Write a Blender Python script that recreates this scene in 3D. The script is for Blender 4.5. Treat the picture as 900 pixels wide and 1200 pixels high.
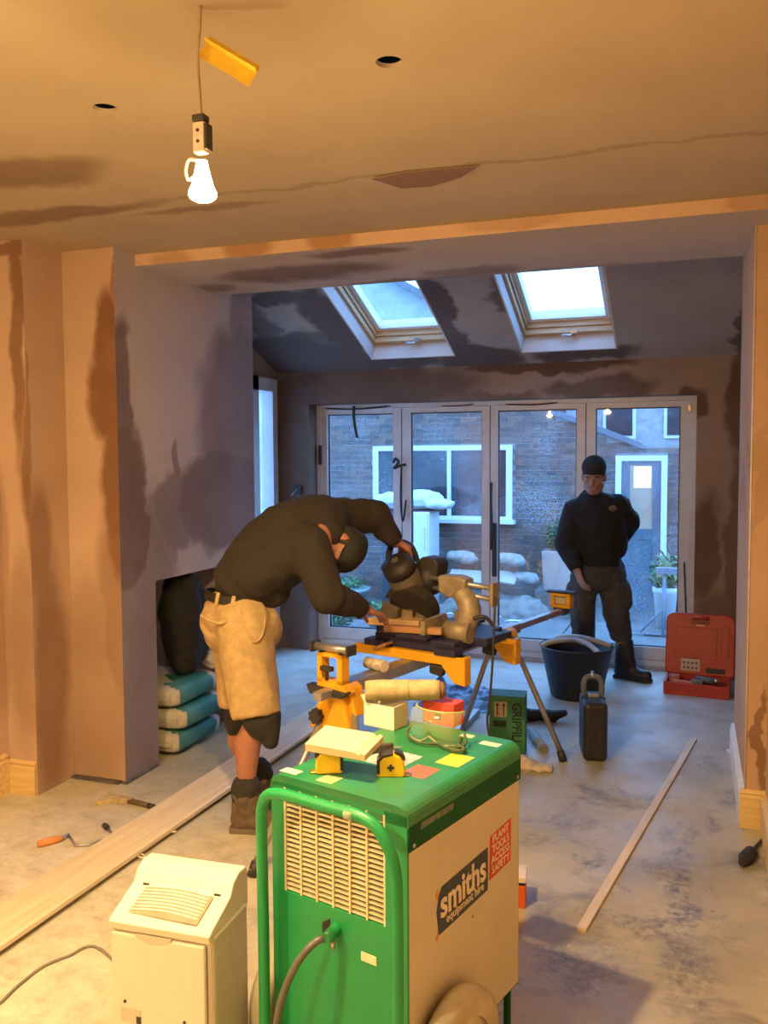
import bpy, bmesh, math, random
from mathutils import Vector, Matrix, Quaternion, noise
random.seed(7)
for o in list(bpy.data.objects): bpy.data.objects.remove(o)
SC = bpy.context.scene
COL = SC.collection
R_ = math.radians
# ------------------------------------------------------------------ camera
F = 1030.0; CAMZ = 1.65
YAW, PITCH, ROLL = R_(19.289), R_(-3.469), R_(-0.305)
_f = Vector((-math.sin(YAW)*math.cos(PITCH), math.cos(YAW)*math.cos(PITCH), math.sin(PITCH)))
_r0 = Vector((math.cos(YAW), math.sin(YAW), 0)); _u0 = _r0.cross(_f)
_r = _r0*math.cos(ROLL)+_u0*math.sin(ROLL); _u = -_r0*math.sin(ROLL)+_u0*math.cos(ROLL)
CAMP = Vector((0, 0, CAMZ))
cam_d = bpy.data.cameras.new('camera'); cam = bpy.data.objects.new('camera', cam_d); COL.objects.link(cam)
cam_d.sensor_fit = 'VERTICAL'; cam_d.sensor_height = 36; cam_d.lens = F/1200*36; cam_d.clip_start = .05
M4 = Matrix((( _r.x, _u.x, -_f.x, 0), (_r.y, _u.y, -_f.y, 0), (_r.z, _u.z, -_f.z, CAMZ), (0, 0, 0, 1)))
cam.matrix_world = M4
SC.camera = cam
# ------------------------------------------------------------------ sky, exposure
SC.view_settings.view_transform = 'Standard'; SC.view_settings.look = 'None'
SC.view_settings.exposure = 0.0; SC.view_settings.gamma = 1.0; SC.view_settings.use_curve_mapping = False
W = bpy.data.worlds.new('dusk_sky'); SC.world = W; W.use_nodes = True
_bg = W.node_tree.nodes['Background']; _bg.inputs[0].default_value = (0.35, 0.83, 1.75, 1); _bg.inputs[1].default_value = 3.7
BULB_STRENGTH = 6300.0      # radiance of a lamp's front lens
BULB_BODY = 60.0           # and of its glowing glass body

# ------------------------------------------------------------------ pixel helpers (direction only; distance comes from a plane)
def ray(x, y): return (_r*(x-450)+_u*(600-y)+_f*F)/F
def atz(x, y, z=0.0):
    d = ray(x, y); return CAMP+d*((z-CAMZ)/d.z)
def aty(x, y, Y):
    d = ray(x, y); return CAMP+d*(Y/d.y)
def atx(x, y, X):
    d = ray(x, y); return CAMP+d*(X/d.x)
def P(x, y, D): return CAMP+ray(x, y)*D
def V(*a): return Vector(a)

# ------------------------------------------------------------------ materials
MATS = {}
def nt(name):
    m = bpy.data.materials.new(name); m.use_nodes = True
    t = m.node_tree; b = t.nodes['Principled BSDF']; return m, t, b
def link(t, a, b): t.links.new(a, b)
def mat(name, col, rough=.6, metal=0, var=.12, scale=30, bump=0.0, emit=None, es=0, spec=None, dirt=None, dirt_amt=.4, coat=0):
    if name in MATS: return MATS[name]
    m, t, b = nt(name)
    b.inputs['Roughness'].default_value = rough; b.inputs['Metallic'].default_value = metal
    if spec is not None: b.inputs['Specular IOR Level'].default_value = spec
    if coat: b.inputs['Coat Weight'].default_value = coat
    tc = t.nodes.new('ShaderNodeTexCoord')
    n = t.nodes.new('ShaderNodeTexNoise'); n.inputs['Scale'].default_value = scale; n.inputs['Detail'].default_value = 5
    link(t, tc.outputs['Object'], n.inputs['Vector'])
    cr = t.nodes.new('ShaderNodeValToRGB'); cr.color_ramp.elements[0].position = .3; cr.color_ramp.elements[1].position = .7
    cr.color_ramp.elements[0].color = [c*(1-var) for c in col[:3]]+[1]
    cr.color_ramp.elements[1].color = [min(1, c*(1+var)) for c in col[:3]]+[1]
    link(t, n.outputs['Fac'], cr.inputs['Fac'])
    out = cr.outputs['Color']
    if dirt:
        n2 = t.nodes.new('ShaderNodeTexNoise'); n2.inputs['Scale'].default_value = scale*.22; n2.inputs['Detail'].default_value = 7; n2.inputs['Roughness'].default_value = .65
        link(t, tc.outputs['Object'], n2.inputs['Vector'])
        r2 = t.nodes.new('ShaderNodeValToRGB'); r2.color_ramp.elements[0].position = .48; r2.color_ramp.elements[1].position = .72
        r2.color_ramp.elements[1].color = (dirt_amt,)*3+(1,)
        link(t, n2.outputs['Fac'], r2.inputs['Fac'])
        mx = t.nodes.new('ShaderNodeMixRGB'); link(t, r2.outputs['Color'], mx.inputs[0]); link(t, out, mx.inputs[1]); mx.inputs[2].default_value = (*dirt, 1)
        out = mx.outputs[0]
    link(t, out, b.inputs['Base Color'])
    if bump:
        bp = t.nodes.new('ShaderNodeBump'); bp.inputs['Strength'].default_value = bump; bp.inputs['Distance'].default_value = .01
        link(t, n.outputs['Fac'], bp.inputs['Height']); link(t, bp.outputs['Normal'], b.inputs['Normal'])
    if emit:
        b.inputs['Emission Color'].default_value = (*emit, 1); b.inputs['Emission Strength'].default_value = es
    MATS[name] = m; return m

def plaster(name, dry, wet, blobs=(), base=0.0, rough=.85, soft=.35, amp=.16):
    """drying skim plaster: pale where dry, brown where still damp; damp patches are ellipsoids with ragged edges"""
    m, t, b = nt(name); N = t.nodes
    b.inputs['Roughness'].default_value = rough; b.inputs['Specular IOR Level'].default_value = .25
    g = N.new('ShaderNodeNewGeometry')
    n = N.new('ShaderNodeTexNoise'); n.inputs['Scale'].default_value = 3.6; n.inputs['Detail'].default_value = 5; n.inputs['Roughness'].default_value = .55
    link(t, g.outputs['Position'], n.inputs['Vector'])
    s = N.new('ShaderNodeVectorMath'); s.operation = 'SUBTRACT'; s.inputs[1].default_value = (.5, .5, .5); link(t, n.outputs['Color'], s.inputs[0])
    s2 = N.new('ShaderNodeVectorMath'); s2.operation = 'SCALE'; s2.inputs['Scale'].default_value = amp*2.2; link(t, s.outputs[0], s2.inputs[0])
    pw = N.new('ShaderNodeVectorMath'); pw.operation = 'ADD'; link(t, g.outputs['Position'], pw.inputs[0]); link(t, s2.outputs[0], pw.inputs[1])
    acc = None
    for (c, rad, w) in blobs:
        a = N.new('ShaderNodeVectorMath'); a.operation = 'SUBTRACT'; link(t, pw.outputs[0], a.inputs[0]); a.inputs[1].default_value = c
        d = N.new('ShaderNodeVectorMath'); d.operation = 'DIVIDE'; link(t, a.outputs[0], d.inputs[0]); d.inputs[1].default_value = rad
        l = N.new('ShaderNodeVectorMath'); l.operation = 'LENGTH'; link(t, d.outputs[0], l.inputs[0])
        mr = N.new('ShaderNodeMapRange'); mr.interpolation_type = 'SMOOTHSTEP'; link(t, l.outputs['Value'], mr.inputs['Value'])
        mr.inputs['From Min'].default_value = 1+soft*.5; mr.inputs['From Max'].default_value = 1-soft*.5
        mr.inputs['To Min'].default_value = 0; mr.inputs['To Max'].default_value = w
        if acc is None: acc = mr.outputs[0]
        else:
            mx = N.new('ShaderNodeMath'); mx.operation = 'MAXIMUM'; link(t, acc, mx.inputs[0]); link(t, mr.outputs[0], mx.inputs[1]); acc = mx.outputs[0]
    # fine trowel mottling
    n3 = N.new('ShaderNodeTexNoise'); n3.inputs['Scale'].default_value = 1.7; n3.inputs['Detail'].default_value = 7; n3.inputs['Roughness'].default_value = .62
    link(t, g.outputs['Position'], n3.inputs['Vector'])
    r3 = N.new('ShaderNodeMapRange'); link(t, n3.outputs['Fac'], r3.inputs['Value']); r3.inputs['From Min'].default_value = .35; r3.inputs['From Max'].default_value = .7
    r3.inputs['To Min'].default_value = base; r3.inputs['To Max'].default_value = base+.22
    fin = r3.outputs[0]
    if acc is not None:
        ad = N.new('ShaderNodeMath'); ad.operation = 'ADD'; ad.use_clamp = True; link(t, acc, ad.inputs[0]); link(t, r3.outputs[0], ad.inputs[1]); fin = ad.outputs[0]
    mx = N.new('ShaderNodeMixRGB'); link(t, fin, mx.inputs[0]); mx.inputs[1].default_value = (*dry, 1); mx.inputs[2].default_value = (*wet, 1)
    n4 = N.new('ShaderNodeTexNoise'); n4.inputs['Scale'].default_value = 60; n4.inputs['Detail'].default_value = 3; link(t, g.outputs['Position'], n4.inputs['Vector'])
    bp = N.new('ShaderNodeBump'); bp.inputs['Strength'].default_value = .06; bp.inputs['Distance'].default_value = .006
    link(t, n4.outputs['Fac'], bp.inputs['Height']); link(t, bp.outputs['Normal'], b.inputs['Normal'])
    link(t, mx.outputs[0], b.inputs['Base Color']); return m

def blob_y(Y, x, y, rx, ry, w=1.0):      # a damp patch on a wall facing the camera
    c = aty(x, y, Y); a = aty(x+rx, y, Y); b = aty(x, y+ry, Y)
    return (tuple(c), (abs((a-c).x)+.001, 9, abs((b-c).z)+.001), w)
def blob_x(X, x, y, rx, ry, w=1.0):      # a damp patch on a side wall
    c = atx(x, y, X); a = atx(x+rx, y, X); b = atx(x, y+ry, X)
    return (tuple(c), (9, abs((a-c).y)+.001, abs((b-c).z)+.001), w)
def blob_z(Z, x, y, rx, ry, w=1.0):      # on a ceiling or floor
    c = atz(x, y, Z); a = atz(x+rx, y, Z); b = atz(x, y+ry, Z)
    return (tuple(c), (abs((a-c).x)+.001, abs((b-c).y)+.001, 9), w)

def wood_mat(name, c1, c2, axis=1, rough=.55, scale=1.0):
    if name in MATS: return MATS[name]
    m, t, b = nt(name); N = t.nodes; b.inputs['Roughness'].default_value = rough
    tc = N.new('ShaderNodeTexCoord'); mp = N.new('ShaderNodeMapping')
    sc = [22*scale, 22*scale, 22*scale]; sc[axis] = 1.6*scale; mp.inputs['Scale'].default_value = sc
    link(t, tc.outputs['Object'], mp.inputs['Vector'])
    n = N.new('ShaderNodeTexNoise'); n.inputs['Scale'].default_value = 2.2; n.inputs['Detail'].default_value = 6; n.inputs['Distortion'].default_value = .6
    link(t, mp.outputs[0], n.inputs['Vector'])
    cr = N.new('ShaderNodeValToRGB'); cr.color_ramp.elements[0].position = .3; cr.color_ramp.elements[1].position = .68
    cr.color_ramp.elements[0].color = (*c1, 1); cr.color_ramp.elements[1].color = (*c2, 1)
    link(t, n.outputs['Fac'], cr.inputs[0]); link(t, cr.outputs[0], b.inputs['Base Color'])
    bp = N.new('ShaderNodeBump'); bp.inputs['Strength'].default_value = .05; link(t, n.outputs['Fac'], bp.inputs['Height']); link(t, bp.outputs[0], b.inputs['Normal'])
    MATS[name] = m; return m

def glass_mat(name, wet=.35, tint=(1, 1, 1), drop_scale=120):
    """thin pane: clear with a Fresnel reflection, rain drops and patches of condensation"""
    m = bpy.data.materials.new(name); m.use_nodes = True; t = m.node_tree; N = t.nodes; N.remove(N['Principled BSDF'])
    out = N['Material Output']
    tr = N.new('ShaderNodeBsdfTransparent'); tr.inputs[0].default_value = (*tint, 1)
    gl = N.new('ShaderNodeBsdfGlossy'); gl.inputs['Roughness'].default_value = .015
    lw = N.new('ShaderNodeLayerWeight'); pw = N.new('ShaderNodeMath'); pw.operation = 'POWER'; link(t, lw.outputs['Facing'], pw.inputs[0]); pw.inputs[1].default_value = 5
    fr = N.new('ShaderNodeMath'); fr.operation = 'MULTIPLY_ADD'; link(t, pw.outputs[0], fr.inputs[0]); fr.inputs[1].default_value = .9; fr.inputs[2].default_value = .035
    m1 = N.new('ShaderNodeMixShader'); link(t, fr.outputs[0], m1.inputs[0]); link(t, tr.outputs[0], m1.inputs[1]); link(t, gl.outputs[0], m1.inputs[2])
    g = N.new('ShaderNodeNewGeometry')
    vo = N.new('ShaderNodeTexVoronoi'); vo.inputs['Scale'].default_value = drop_scale; link(t, g.outputs['Position'], vo.inputs['Vector'])
    dm = N.new('ShaderNodeMapRange'); link(t, vo.outputs['Distance'], dm.inputs['Value']); dm.inputs['From Min'].default_value = .40; dm.inputs['From Max'].default_value = .27
    dm.inputs['To Max'].default_value = wet
    no = N.new('ShaderNodeTexNoise'); no.inputs['Scale'].default_value = 2.2; no.inputs['Detail'].default_value = 4; link(t, g.outputs['Position'], no.inputs['Vector'])
    nr = N.new('ShaderNodeMapRange'); link(t, no.outputs['Fac'], nr.inputs['Value']); nr.inputs['From Min'].default_value = .42; nr.inputs['From Max'].default_value = .68; nr.inputs['To Max'].default_value = 1
    ml = N.new('ShaderNodeMath'); ml.operation = 'MULTIPLY'; link(t, dm.outputs[0], ml.inputs[0]); link(t, nr.outputs[0], ml.inputs[1])
    a2 = N.new('ShaderNodeMath'); a2.operation = 'MULTIPLY_ADD'; link(t, nr.outputs[0], a2.inputs[0]); a2.inputs[1].default_value = wet*.05; link(t, ml.outputs[0], a2.inputs[2])
    tl = N.new('ShaderNodeBsdfTranslucent'); tl.inputs[0].default_value = (.9, .95, 1, 1)
    m2 = N.new('ShaderNodeMixShader'); link(t, a2.outputs[0], m2.inputs[0]); link(t, m1.outputs[0], m2.inputs[1]); link(t, tl.outputs[0], m2.inputs[2])
    link(t, m2.outputs[0], out.inputs['Surface']); return m

# ------------------------------------------------------------------ mesh builder
class MB:
    def __init__(s): s.v = []; s.f = []; s.sm = []
    def add(s, vs, fs, smooth=False):
        k = len(s.v); s.v += [Vector(v) for v in vs]; s.f += [[i+k for i in f] for f in fs]; s.sm += [smooth]*len(fs); return s
    def box(s, a, b, M=None, bevel=0.0):
        a = Vector(a); b = Vector(b); lo = V(*[min(a[i], b[i]) for i in range(3)]); hi = V(*[max(a[i], b[i]) for i in range(3)])
        bm = bmesh.new(); bmesh.ops.create_cube(bm, size=1)
        for v in bm.verts: v.co = V(*[lo[i]+(v.co[i]+.5)*(hi[i]-lo[i]) for i in range(3)])
        if bevel > 0: bmesh.ops.bevel(bm, geom=list(bm.edges), offset=bevel, segments=3, affect='EDGES', profile=.5)
        s._bm(bm, M); return s
    def _bm(s, bm, M=None, smooth=False):
        bm.verts.index_update(); k = len(s.v)
        for v in bm.verts: s.v.append(M @ v.co if M else v.co.copy())
        for f in bm.faces: s.f.append([v.index+k for v in f.verts]); s.sm.append(smooth)
        bm.free()
    def cyl(s, p0, p1, r0, r1=None, n=20, caps=True, smooth=True):
        r1 = r0 if r1 is None else r1; p0 = Vector(p0); p1 = Vector(p1); d = (p1-p0).normalized()
        a = d.orthogonal().normalized(); b = d.cross(a); k = len(s.v)
        for i in range(n):
            t = 2*math.pi*i/n; e = a*math.cos(t)+b*math.sin(t); s.v.append(p0+e*r0); s.v.append(p1+e*r1)
        for i in range(n):
            j = (i+1) % n; s.f.append([k+2*i, k+2*j, k+2*j+1, k+2*i+1]); s.sm.append(smooth)
        if caps:
            s.f.append([k+2*i for i in range(n)][::-1]); s.sm.append(False); s.f.append([k+2*i+1 for i in range(n)]); s.sm.append(False)
        return s
    def tube(s, pts, r, n=10, closed=False, smooth=True):
        pts = [Vector(p) for p in pts]; m = len(pts); rs = r if isinstance(r, (list, tuple)) else [r]*m; k = len(s.v); pa = None
        for i, p in enumerate(pts):
            if closed: d = pts[(i+1) % m]-pts[i-1]
            else: d = pts[min(i+1, m-1)]-pts[max(i-1, 0)]
            d.normalize()
            a = d.orthogonal().normalized() if pa is None else (pa-d*pa.dot(d)).normalized()
            pa = a; b = d.cross(a)
            for j in range(n):
                t = 2*math.pi*j/n; s.v.append(p+(a*math.cos(t)+b*math.sin(t))*rs[i])
        for i in range(m if closed else m-1):
            i2 = (i+1) % m
            for j in range(n):
                j2 = (j+1) % n; s.f.append([k+i*n+j, k+i*n+j2, k+i2*n+j2, k+i2*n+j]); s.sm.append(smooth)
        if not closed:
            s.f.append([k+j for j in range(n)][::-1]); s.sm.append(False); s.f.append([k+(m-1)*n+j for j in range(n)]); s.sm.append(False)
        return s
    def lathe(s, prof, n=28, M=None, smooth=True, ang=2*math.pi):
        k = len(s.v); m = len(prof)
        for i in range(n):
            t = ang*i/n
            for (r, z) in prof:
                p = V(r*math.cos(t), r*math.sin(t), z); s.v.append(M @ p if M else p)
        for i in range(n):
            i2 = (i+1) % n
            for j in range(m-1): s.f.append([k+i*m+j, k+i2*m+j, k+i2*m+j+1, k+i*m+j+1]); s.sm.append(smooth)
        return s
    def prism(s, out, y0, y1, M=None, axis='Y', bevel=0, smooth=False):
        """outline [(a,b)] extruded; axis Y: (a,y,b); Z: (a,b,z); X: (x,a,b)"""
        def mk(a, b, h): return {'Y': V(a, h, b), 'Z': V(a, b, h), 'X': V(h, a, b)}[axis]
        bm = bmesh.new(); v0 = [bm.verts.new(mk(a, b, y0)) for a, b in out]; v1 = [bm.verts.new(mk(a, b, y1)) for a, b in out]; n = len(out)
        bm.faces.new(v0); bm.faces.new(v1[::-1])
        for i in range(n): bm.faces.new([v0[i], v1[i], v1[(i+1) % n], v0[(i+1) % n]][::-1])
        bmesh.ops.recalc_face_normals(bm, faces=bm.faces)
        if bevel: bmesh.ops.bevel(bm, geom=list(bm.edges), offset=bevel, segments=2, affect='EDGES', profile=.5)
        s._bm(bm, M, smooth); return s
    def ball(s, c, r, M=None, n=12, smooth=True):
        c = Vector(c); r = r if isinstance(r, (tuple, list, Vector)) else (r, r, r)
        bm = bmesh.new(); bmesh.ops.create_uvsphere(bm, u_segments=n*2, v_segments=n, radius=1)
        for v in bm.verts: v.co = V(v.co.x*r[0], v.co.y*r[1], v.co.z*r[2])+c
        s._bm(bm, M, smooth); return s
    def build(s, name, material, parent=None, local=True):
        me = bpy.data.meshes.new(name); me.from_pydata([tuple(v) for v in s.v], [], s.f); me.update()
        me.polygons.foreach_set('use_smooth', s.sm)
        bm = bmesh.new(); bm.from_mesh(me); bmesh.ops.recalc_face_normals(bm, faces=bm.faces); bm.to_mesh(me); bm.free()
        if material: me.materials.append(material)
        o = bpy.data.objects.new(name, me); COL.objects.link(o)
        if parent: o.parent = parent
        return o

def tag(o, label=None, cat=None, group=None, kind=None):
    if label: o['label'] = label
    if cat: o['category'] = cat
    if group: o['group'] = group
    if kind: o['kind'] = kind
    return o
def empty(name, loc=(0, 0, 0), rz=0.0, label=None, cat=None, group=None, kind=None, rot=None):
    o = bpy.data.objects.new(name, None); COL.objects.link(o); o.location = loc; o.rotation_euler = rot or (0, 0, rz); o.empty_display_size = .05
    return tag(o, label, cat, group, kind)
def origin_to(o, c):
    """move a mesh object's origin to c without moving its shape"""
    c = Vector(c)
    o.data.transform(Matrix.Translation(-c)); o.location = c; return o
def copy_tree(o, parent=None):
    c = o.copy(); COL.objects.link(c); c.parent = parent
    for ch in list(o.children): copy_tree(ch, c)
    return c
def text_mesh(name, txt, size, material, parent, M, depth=.0006, align='CENTER', sx=1.0, bold=0.0):
    cu = bpy.data.curves.new(name, 'FONT'); cu.body = txt; cu.size = size; cu.align_x = align; cu.align_y = 'CENTER'; cu.extrude = depth; cu.offset = bold; cu.resolution_u = 4
    t = bpy.data.objects.new('tmp', cu); COL.objects.link(t); bpy.context.view_layer.update()
    me = bpy.data.meshes.new_from_object(t.evaluated_get(bpy.context.evaluated_depsgraph_get())); bpy.data.objects.remove(t)
    me.transform(M @ Matrix.Diagonal((sx, 1, 1, 1))); me.materials.clear(); me.materials.append(material)
    o = bpy.data.objects.new(name, me); COL.objects.link(o); o.parent = parent; return o
def frame_M(o, x, y, z):
    x = Vector(x).normalized(); y = Vector(y).normalized(); z = Vector(z).normalized(); o = Vector(o)
    return Matrix(((x.x, y.x, z.x, o.x), (x.y, y.y, z.y, o.y), (x.z, y.z, z.z, o.z), (0, 0, 0, 1)))
def bez(p0, p1, p2, p3, n=12):
    p0, p1, p2, p3 = map(Vector, (p0, p1, p2, p3)); r = []
    for i in range(n+1):
        t = i/n; r.append(p0*(1-t)**3+p1*3*t*(1-t)**2+p2*3*t*t*(1-t)+p3*t**3)
    return r
def smooth_path(pts, k=6):
    pts = [Vector(p) for p in pts]; r = []
    for i in range(len(pts)-1):
        a = pts[max(i-1, 0)]; b = pts[i]; c = pts[i+1]; d = pts[min(i+2, len(pts)-1)]
        for j in range(k):
            t = j/k; r.append(.5*((2*b)+(c-a)*t+(2*a-5*b+4*c-d)*t*t+(3*b-a-3*c+d)*t**3))
    r.append(pts[-1]); return r

def organic(name, parts, material, parent, voxel=.01, smooth=6, wrinkle=0.0, wscale=9.0, stretch=(1, 1, 1), factor=.5):
    """one continuous skin over rounded cones and balls: parts = ('c',p0,r0,p1,r1[,flat]) or ('b',centre,(rx,ry,rz)[,M])"""
    mb = MB()
    for q in parts:
        if q[0] == 'c':
            p0, r0, p1, r1 = Vector(q[1]), q[2], Vector(q[3]), q[4]; flat = q[5] if len(q) > 5 else 0
            mb.cyl(p0, p1, r0, r1, n=18)
            if not flat & 1: mb.ball(p0, r0*.995, n=9)
            if not flat & 2: mb.ball(p1, r1*.995, n=9)
        else:
            mb.ball(q[1] if len(q) < 4 else (0, 0, 0), q[2], M=(Matrix.Translation(Vector(q[1])) @ q[3].to_4x4()) if len(q) > 3 else None, n=12)
    t = mb.build('tmp', None)
    rm = t.modifiers.new('r', 'REMESH'); rm.mode = 'VOXEL'; rm.voxel_size = voxel
    sm = t.modifiers.new('s', 'SMOOTH'); sm.factor = factor; sm.iterations = smooth
    me = bpy.data.meshes.new_from_object(t.evaluated_get(bpy.context.evaluated_depsgraph_get())); bpy.data.objects.remove(t)
    me.name = name
    if wrinkle:
        for v in me.vertices:
            c = v.co; q = V(c.x*wscale*stretch[0], c.y*wscale*stretch[1], c.z*wscale*stretch[2])
            h = 1-abs(noise.noise(q))*2; h2 = noise.noise(q*2.3)
            v.co = c+v.normal*wrinkle*(h*.7+h2*.5)
    me.polygons.foreach_set('use_smooth', [True]*len(me.polygons))
    me.materials.clear(); me.materials.append(material)
    o = bpy.data.objects.new(name, me); COL.objects.link(o)
    if parent: o.parent = parent
    return o
def adopt(o, root):
    """a mesh built in world coordinates becomes a part of root"""
    M = (Matrix.Translation(root.location) @ root.rotation_euler.to_matrix().to_4x4()).inverted()
    o.data.transform(M); o.parent = root; return o

# ------------------------------------------------------------------ the room
DRY, WET = (.56, .405, .30), (.22, .115, .065)
CZ = 2.70; SOF = 2.642; BEAM_Y = 3.90; SOF_Y = 4.76
XL, XR, YB = -3.19, .33, -2.6
XEL, XER, YW = -3.38, .46, 6.90
XC, YC0, YC1 = -2.71, 3.72, 5.17
def struct(name, mb, m, parent=None):
    o = mb.build(name, m, parent)
    if not parent: o['kind'] = 'structure'
    return o

# floor: bare screed with dust, splashes and trodden plaster
def floor_mat():
    m, t, b = nt('concrete_floor'); N = t.nodes
    g = N.new('ShaderNodeNewGeometry')
    def noi(sc, det, rough=.6, dist=0):
        n = N.new('ShaderNodeTexNoise'); n.inputs['Scale'].default_value = sc; n.inputs['Detail'].default_value = det; n.inputs['Roughness'].default_value = rough; n.inputs['Distortion'].default_value = dist
        link(t, g.outputs['Position'], n.inputs['Vector']); return n.outputs['Fac']
    def rng(v, a, b_, lo=0, hi=1):
        r = N.new('ShaderNodeMapRange'); link(t, v, r.inputs['Value']); r.inputs['From Min'].default_value = a; r.inputs['From Max'].default_value = b_; r.inputs['To Min'].default_value = lo; r.inputs['To Max'].default_value = hi; return r.outputs[0]
    def mix(f, a, c):
        x = N.new('ShaderNodeMixRGB'); link(t, f, x.inputs[0])
        if isinstance(a, tuple): x.inputs[1].default_value = (*a, 1)
        else: link(t, a, x.inputs[1])
        x.inputs[2].default_value = (*c, 1); return x.outputs[0]
    c = mix(rng(noi(1.3, 8, .62), .38, .66), (.50, .455, .31), (.31, .28, .19))
    c = mix(rng(noi(3.1, 9, .7, .6), .52, .66, 0, .75), c, (.16, .15, .14))
    c = mix(rng(noi(9, 6, .7), .6, .74, 0, .8), c, (.62, .60, .55))
    # trodden grey tracks with a shape of their own
    p = N.new('ShaderNodeVectorMath'); p.operation = 'ADD'; w = N.new('ShaderNodeTexNoise'); w.inputs['Scale'].default_value = 5; w.inputs['Detail'].default_value = 6; w.inputs['Roughness'].default_value = .7
    link(t, g.outputs['Position'], w.inputs['Vector'])
    s = N.new('ShaderNodeVectorMath'); s.operation = 'SUBTRACT'; link(t, w.outputs['Color'], s.inputs[0]); s.inputs[1].default_value = (.5, .5, .5)
    sc = N.new('ShaderNodeVectorMath'); sc.operation = 'SCALE'; sc.inputs['Scale'].default_value = .5; link(t, s.outputs[0], sc.inputs[0])
    link(t, g.outputs['Position'], p.inputs[0]); link(t, sc.outputs[0], p.inputs[1])
    fine = rng(noi(28, 5, .75), .40, .62)
    for (x, y, rx, ry, wt) in ((795, 1060, 18, 90, .85), (805, 1150, 50, 45, .6), (755, 1080, 60, 9, .6), (690, 1010, 14, 16, .8), (800, 1000, 18, 10, .7), (690, 1140, 50, 45, .55), (770, 1020, 30, 12, .5), (735, 845, 12, 6, .6), (745, 828, 14, 6, .8), (770, 860, 14, 7, .7), (825, 1075, 40, 9, .5), (640, 1120, 40, 30, .5)):
        q = blob_z(0, x, y, rx, ry)
        a = N.new('ShaderNodeVectorMath'); a.operation = 'SUBTRACT'; link(t, p.outputs[0], a.inputs[0]); a.inputs[1].default_value = q[0]
        d = N.new('ShaderNodeVectorMath'); d.operation = 'DIVIDE'; link(t, a.outputs[0], d.inputs[0]); d.inputs[1].default_value = q[1]
        l = N.new('ShaderNodeVectorMath'); l.operation = 'LENGTH'; link(t, d.outputs[0], l.inputs[0])
        f = rng(l.outputs['Value'], 1.2, .5, 0, wt)
        mu = N.new('ShaderNodeMath'); mu.operation = 'MULTIPLY'; link(t, f, mu.inputs[0]); link(t, fine, mu.inputs[1])
        c = mix(mu.outputs[0], c, (.085, .09, .125))
    # pale plaster dust, with the lamp's brightness on the left floor painted in
    sx = N.new('ShaderNodeSeparateXYZ'); link(t, p.outputs[0], sx.inputs[0])
    xv = rng(sx.outputs['X'], -.9, -1.9, 0, 1); dz = rng(noi(11, 7, .72), .34, .60, .25, .95); yv0 = rng(sx.outputs['Y'], 4.0, 3.0, 0, 1)
    m1 = N.new('ShaderNodeMath'); m1.operation = 'MULTIPLY'; link(t, xv, m1.inputs[0]); link(t, dz, m1.inputs[1]); m2 = N.new('ShaderNodeMath'); m2.operation = 'MULTIPLY'; link(t, m1.outputs[0], m2.inputs[0]); link(t, yv0, m2.inputs[1])
    c = mix(m2.outputs[0], c, (.70, .67, .57))
    # daylight from the doors painted in: floor colour lifted across the extension
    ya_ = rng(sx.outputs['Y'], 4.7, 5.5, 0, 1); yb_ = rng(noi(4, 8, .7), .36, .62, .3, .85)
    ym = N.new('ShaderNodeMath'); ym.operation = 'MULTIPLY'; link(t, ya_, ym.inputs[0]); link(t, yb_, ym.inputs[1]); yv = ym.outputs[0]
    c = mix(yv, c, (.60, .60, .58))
    link(t, c, b.inputs['Base Color'])
    link(t, rng(noi(2.2, 6), .4, .65, .34, .62), b.inputs['Roughness']); b.inputs['Specular IOR Level'].default_value = .5
    bp = N.new('ShaderNodeBump'); bp.inputs['Strength'].default_value = .35; bp.inputs['Distance'].default_value = .012; link(t, noi(16, 8, .7), bp.inputs['Height']); link(t, bp.outputs[0], b.inputs['Normal'])
    return m
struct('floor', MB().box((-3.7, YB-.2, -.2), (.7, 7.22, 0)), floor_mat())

# ceiling of the front room with two holes cut for downlights
cm = plaster('ceiling_plaster', (.50, .42, .285), (.22, .145, .085), [
    (tuple(atz(500, 203, CZ)), (.27, .17, 9), .0), blob_z(CZ, 30, 205, 110, 18, .75), blob_z(CZ, 60, 252, 160, 7, .7), blob_z(CZ, 240, 245, 90, 3, .5), ((-1.3, 3.15, CZ), (2.6, .016, 9), .32)],
    base=.0, soft=.8, amp=.10)
hb = MB(); holes = [(-1.672, 2.272), (-.774, 2.272)]
def ring_cell(mb, cx, cy, h, r, z, zt, n=32):
    vs = []
    for i in range(n):
        t = 2*math.pi*i/n; c, s_ = math.cos(t), math.sin(t); k = h/max(abs(c), abs(s_))
        vs += [(cx+c*k, cy+s_*k, z), (cx+c*r, cy+s_*r, z), (cx+c*r, cy+s_*r, zt)]
    fs = []
    for i in range(n):
        j = (i+1) % n; fs += [[3*i, 3*i+1, 3*j+1, 3*j], [3*i+1, 3*i+2, 3*j+2, 3*j+1]]
    mb.add(vs, fs)
x0, x1, y0, y1 = -3.5, .6, YB-.2, 3.15; h = .08
xs = [x0]+sum([[a-h, a+h] for a, _ in holes], [])+[x1]
hb.box((x0, y0, CZ), (x1, 2.272-h, CZ+.02)); hb.box((x0, 2.272+h, CZ), (x1, y1, CZ+.02))
for i in range(0, len(xs), 2): hb.box((xs[i], 2.272-h, CZ), (xs[i+1], 2.272+h, CZ+.02))
for a, b_ in holes: ring_cell(hb, a, b_, h*1.0, .036, CZ, CZ+.013)
hb.box((x0, y1, CZ), (x1, BEAM_Y+.02, CZ+.02))
struct('ceiling', hb, cm)
struct('ceiling_void', MB().box((x0, y0, CZ+.24), (x1, BEAM_Y, CZ+.26)), mat('void_dark', (.05, .03, .02)))
dp = MB()   # the unfinished sunken patch by the joint
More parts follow.
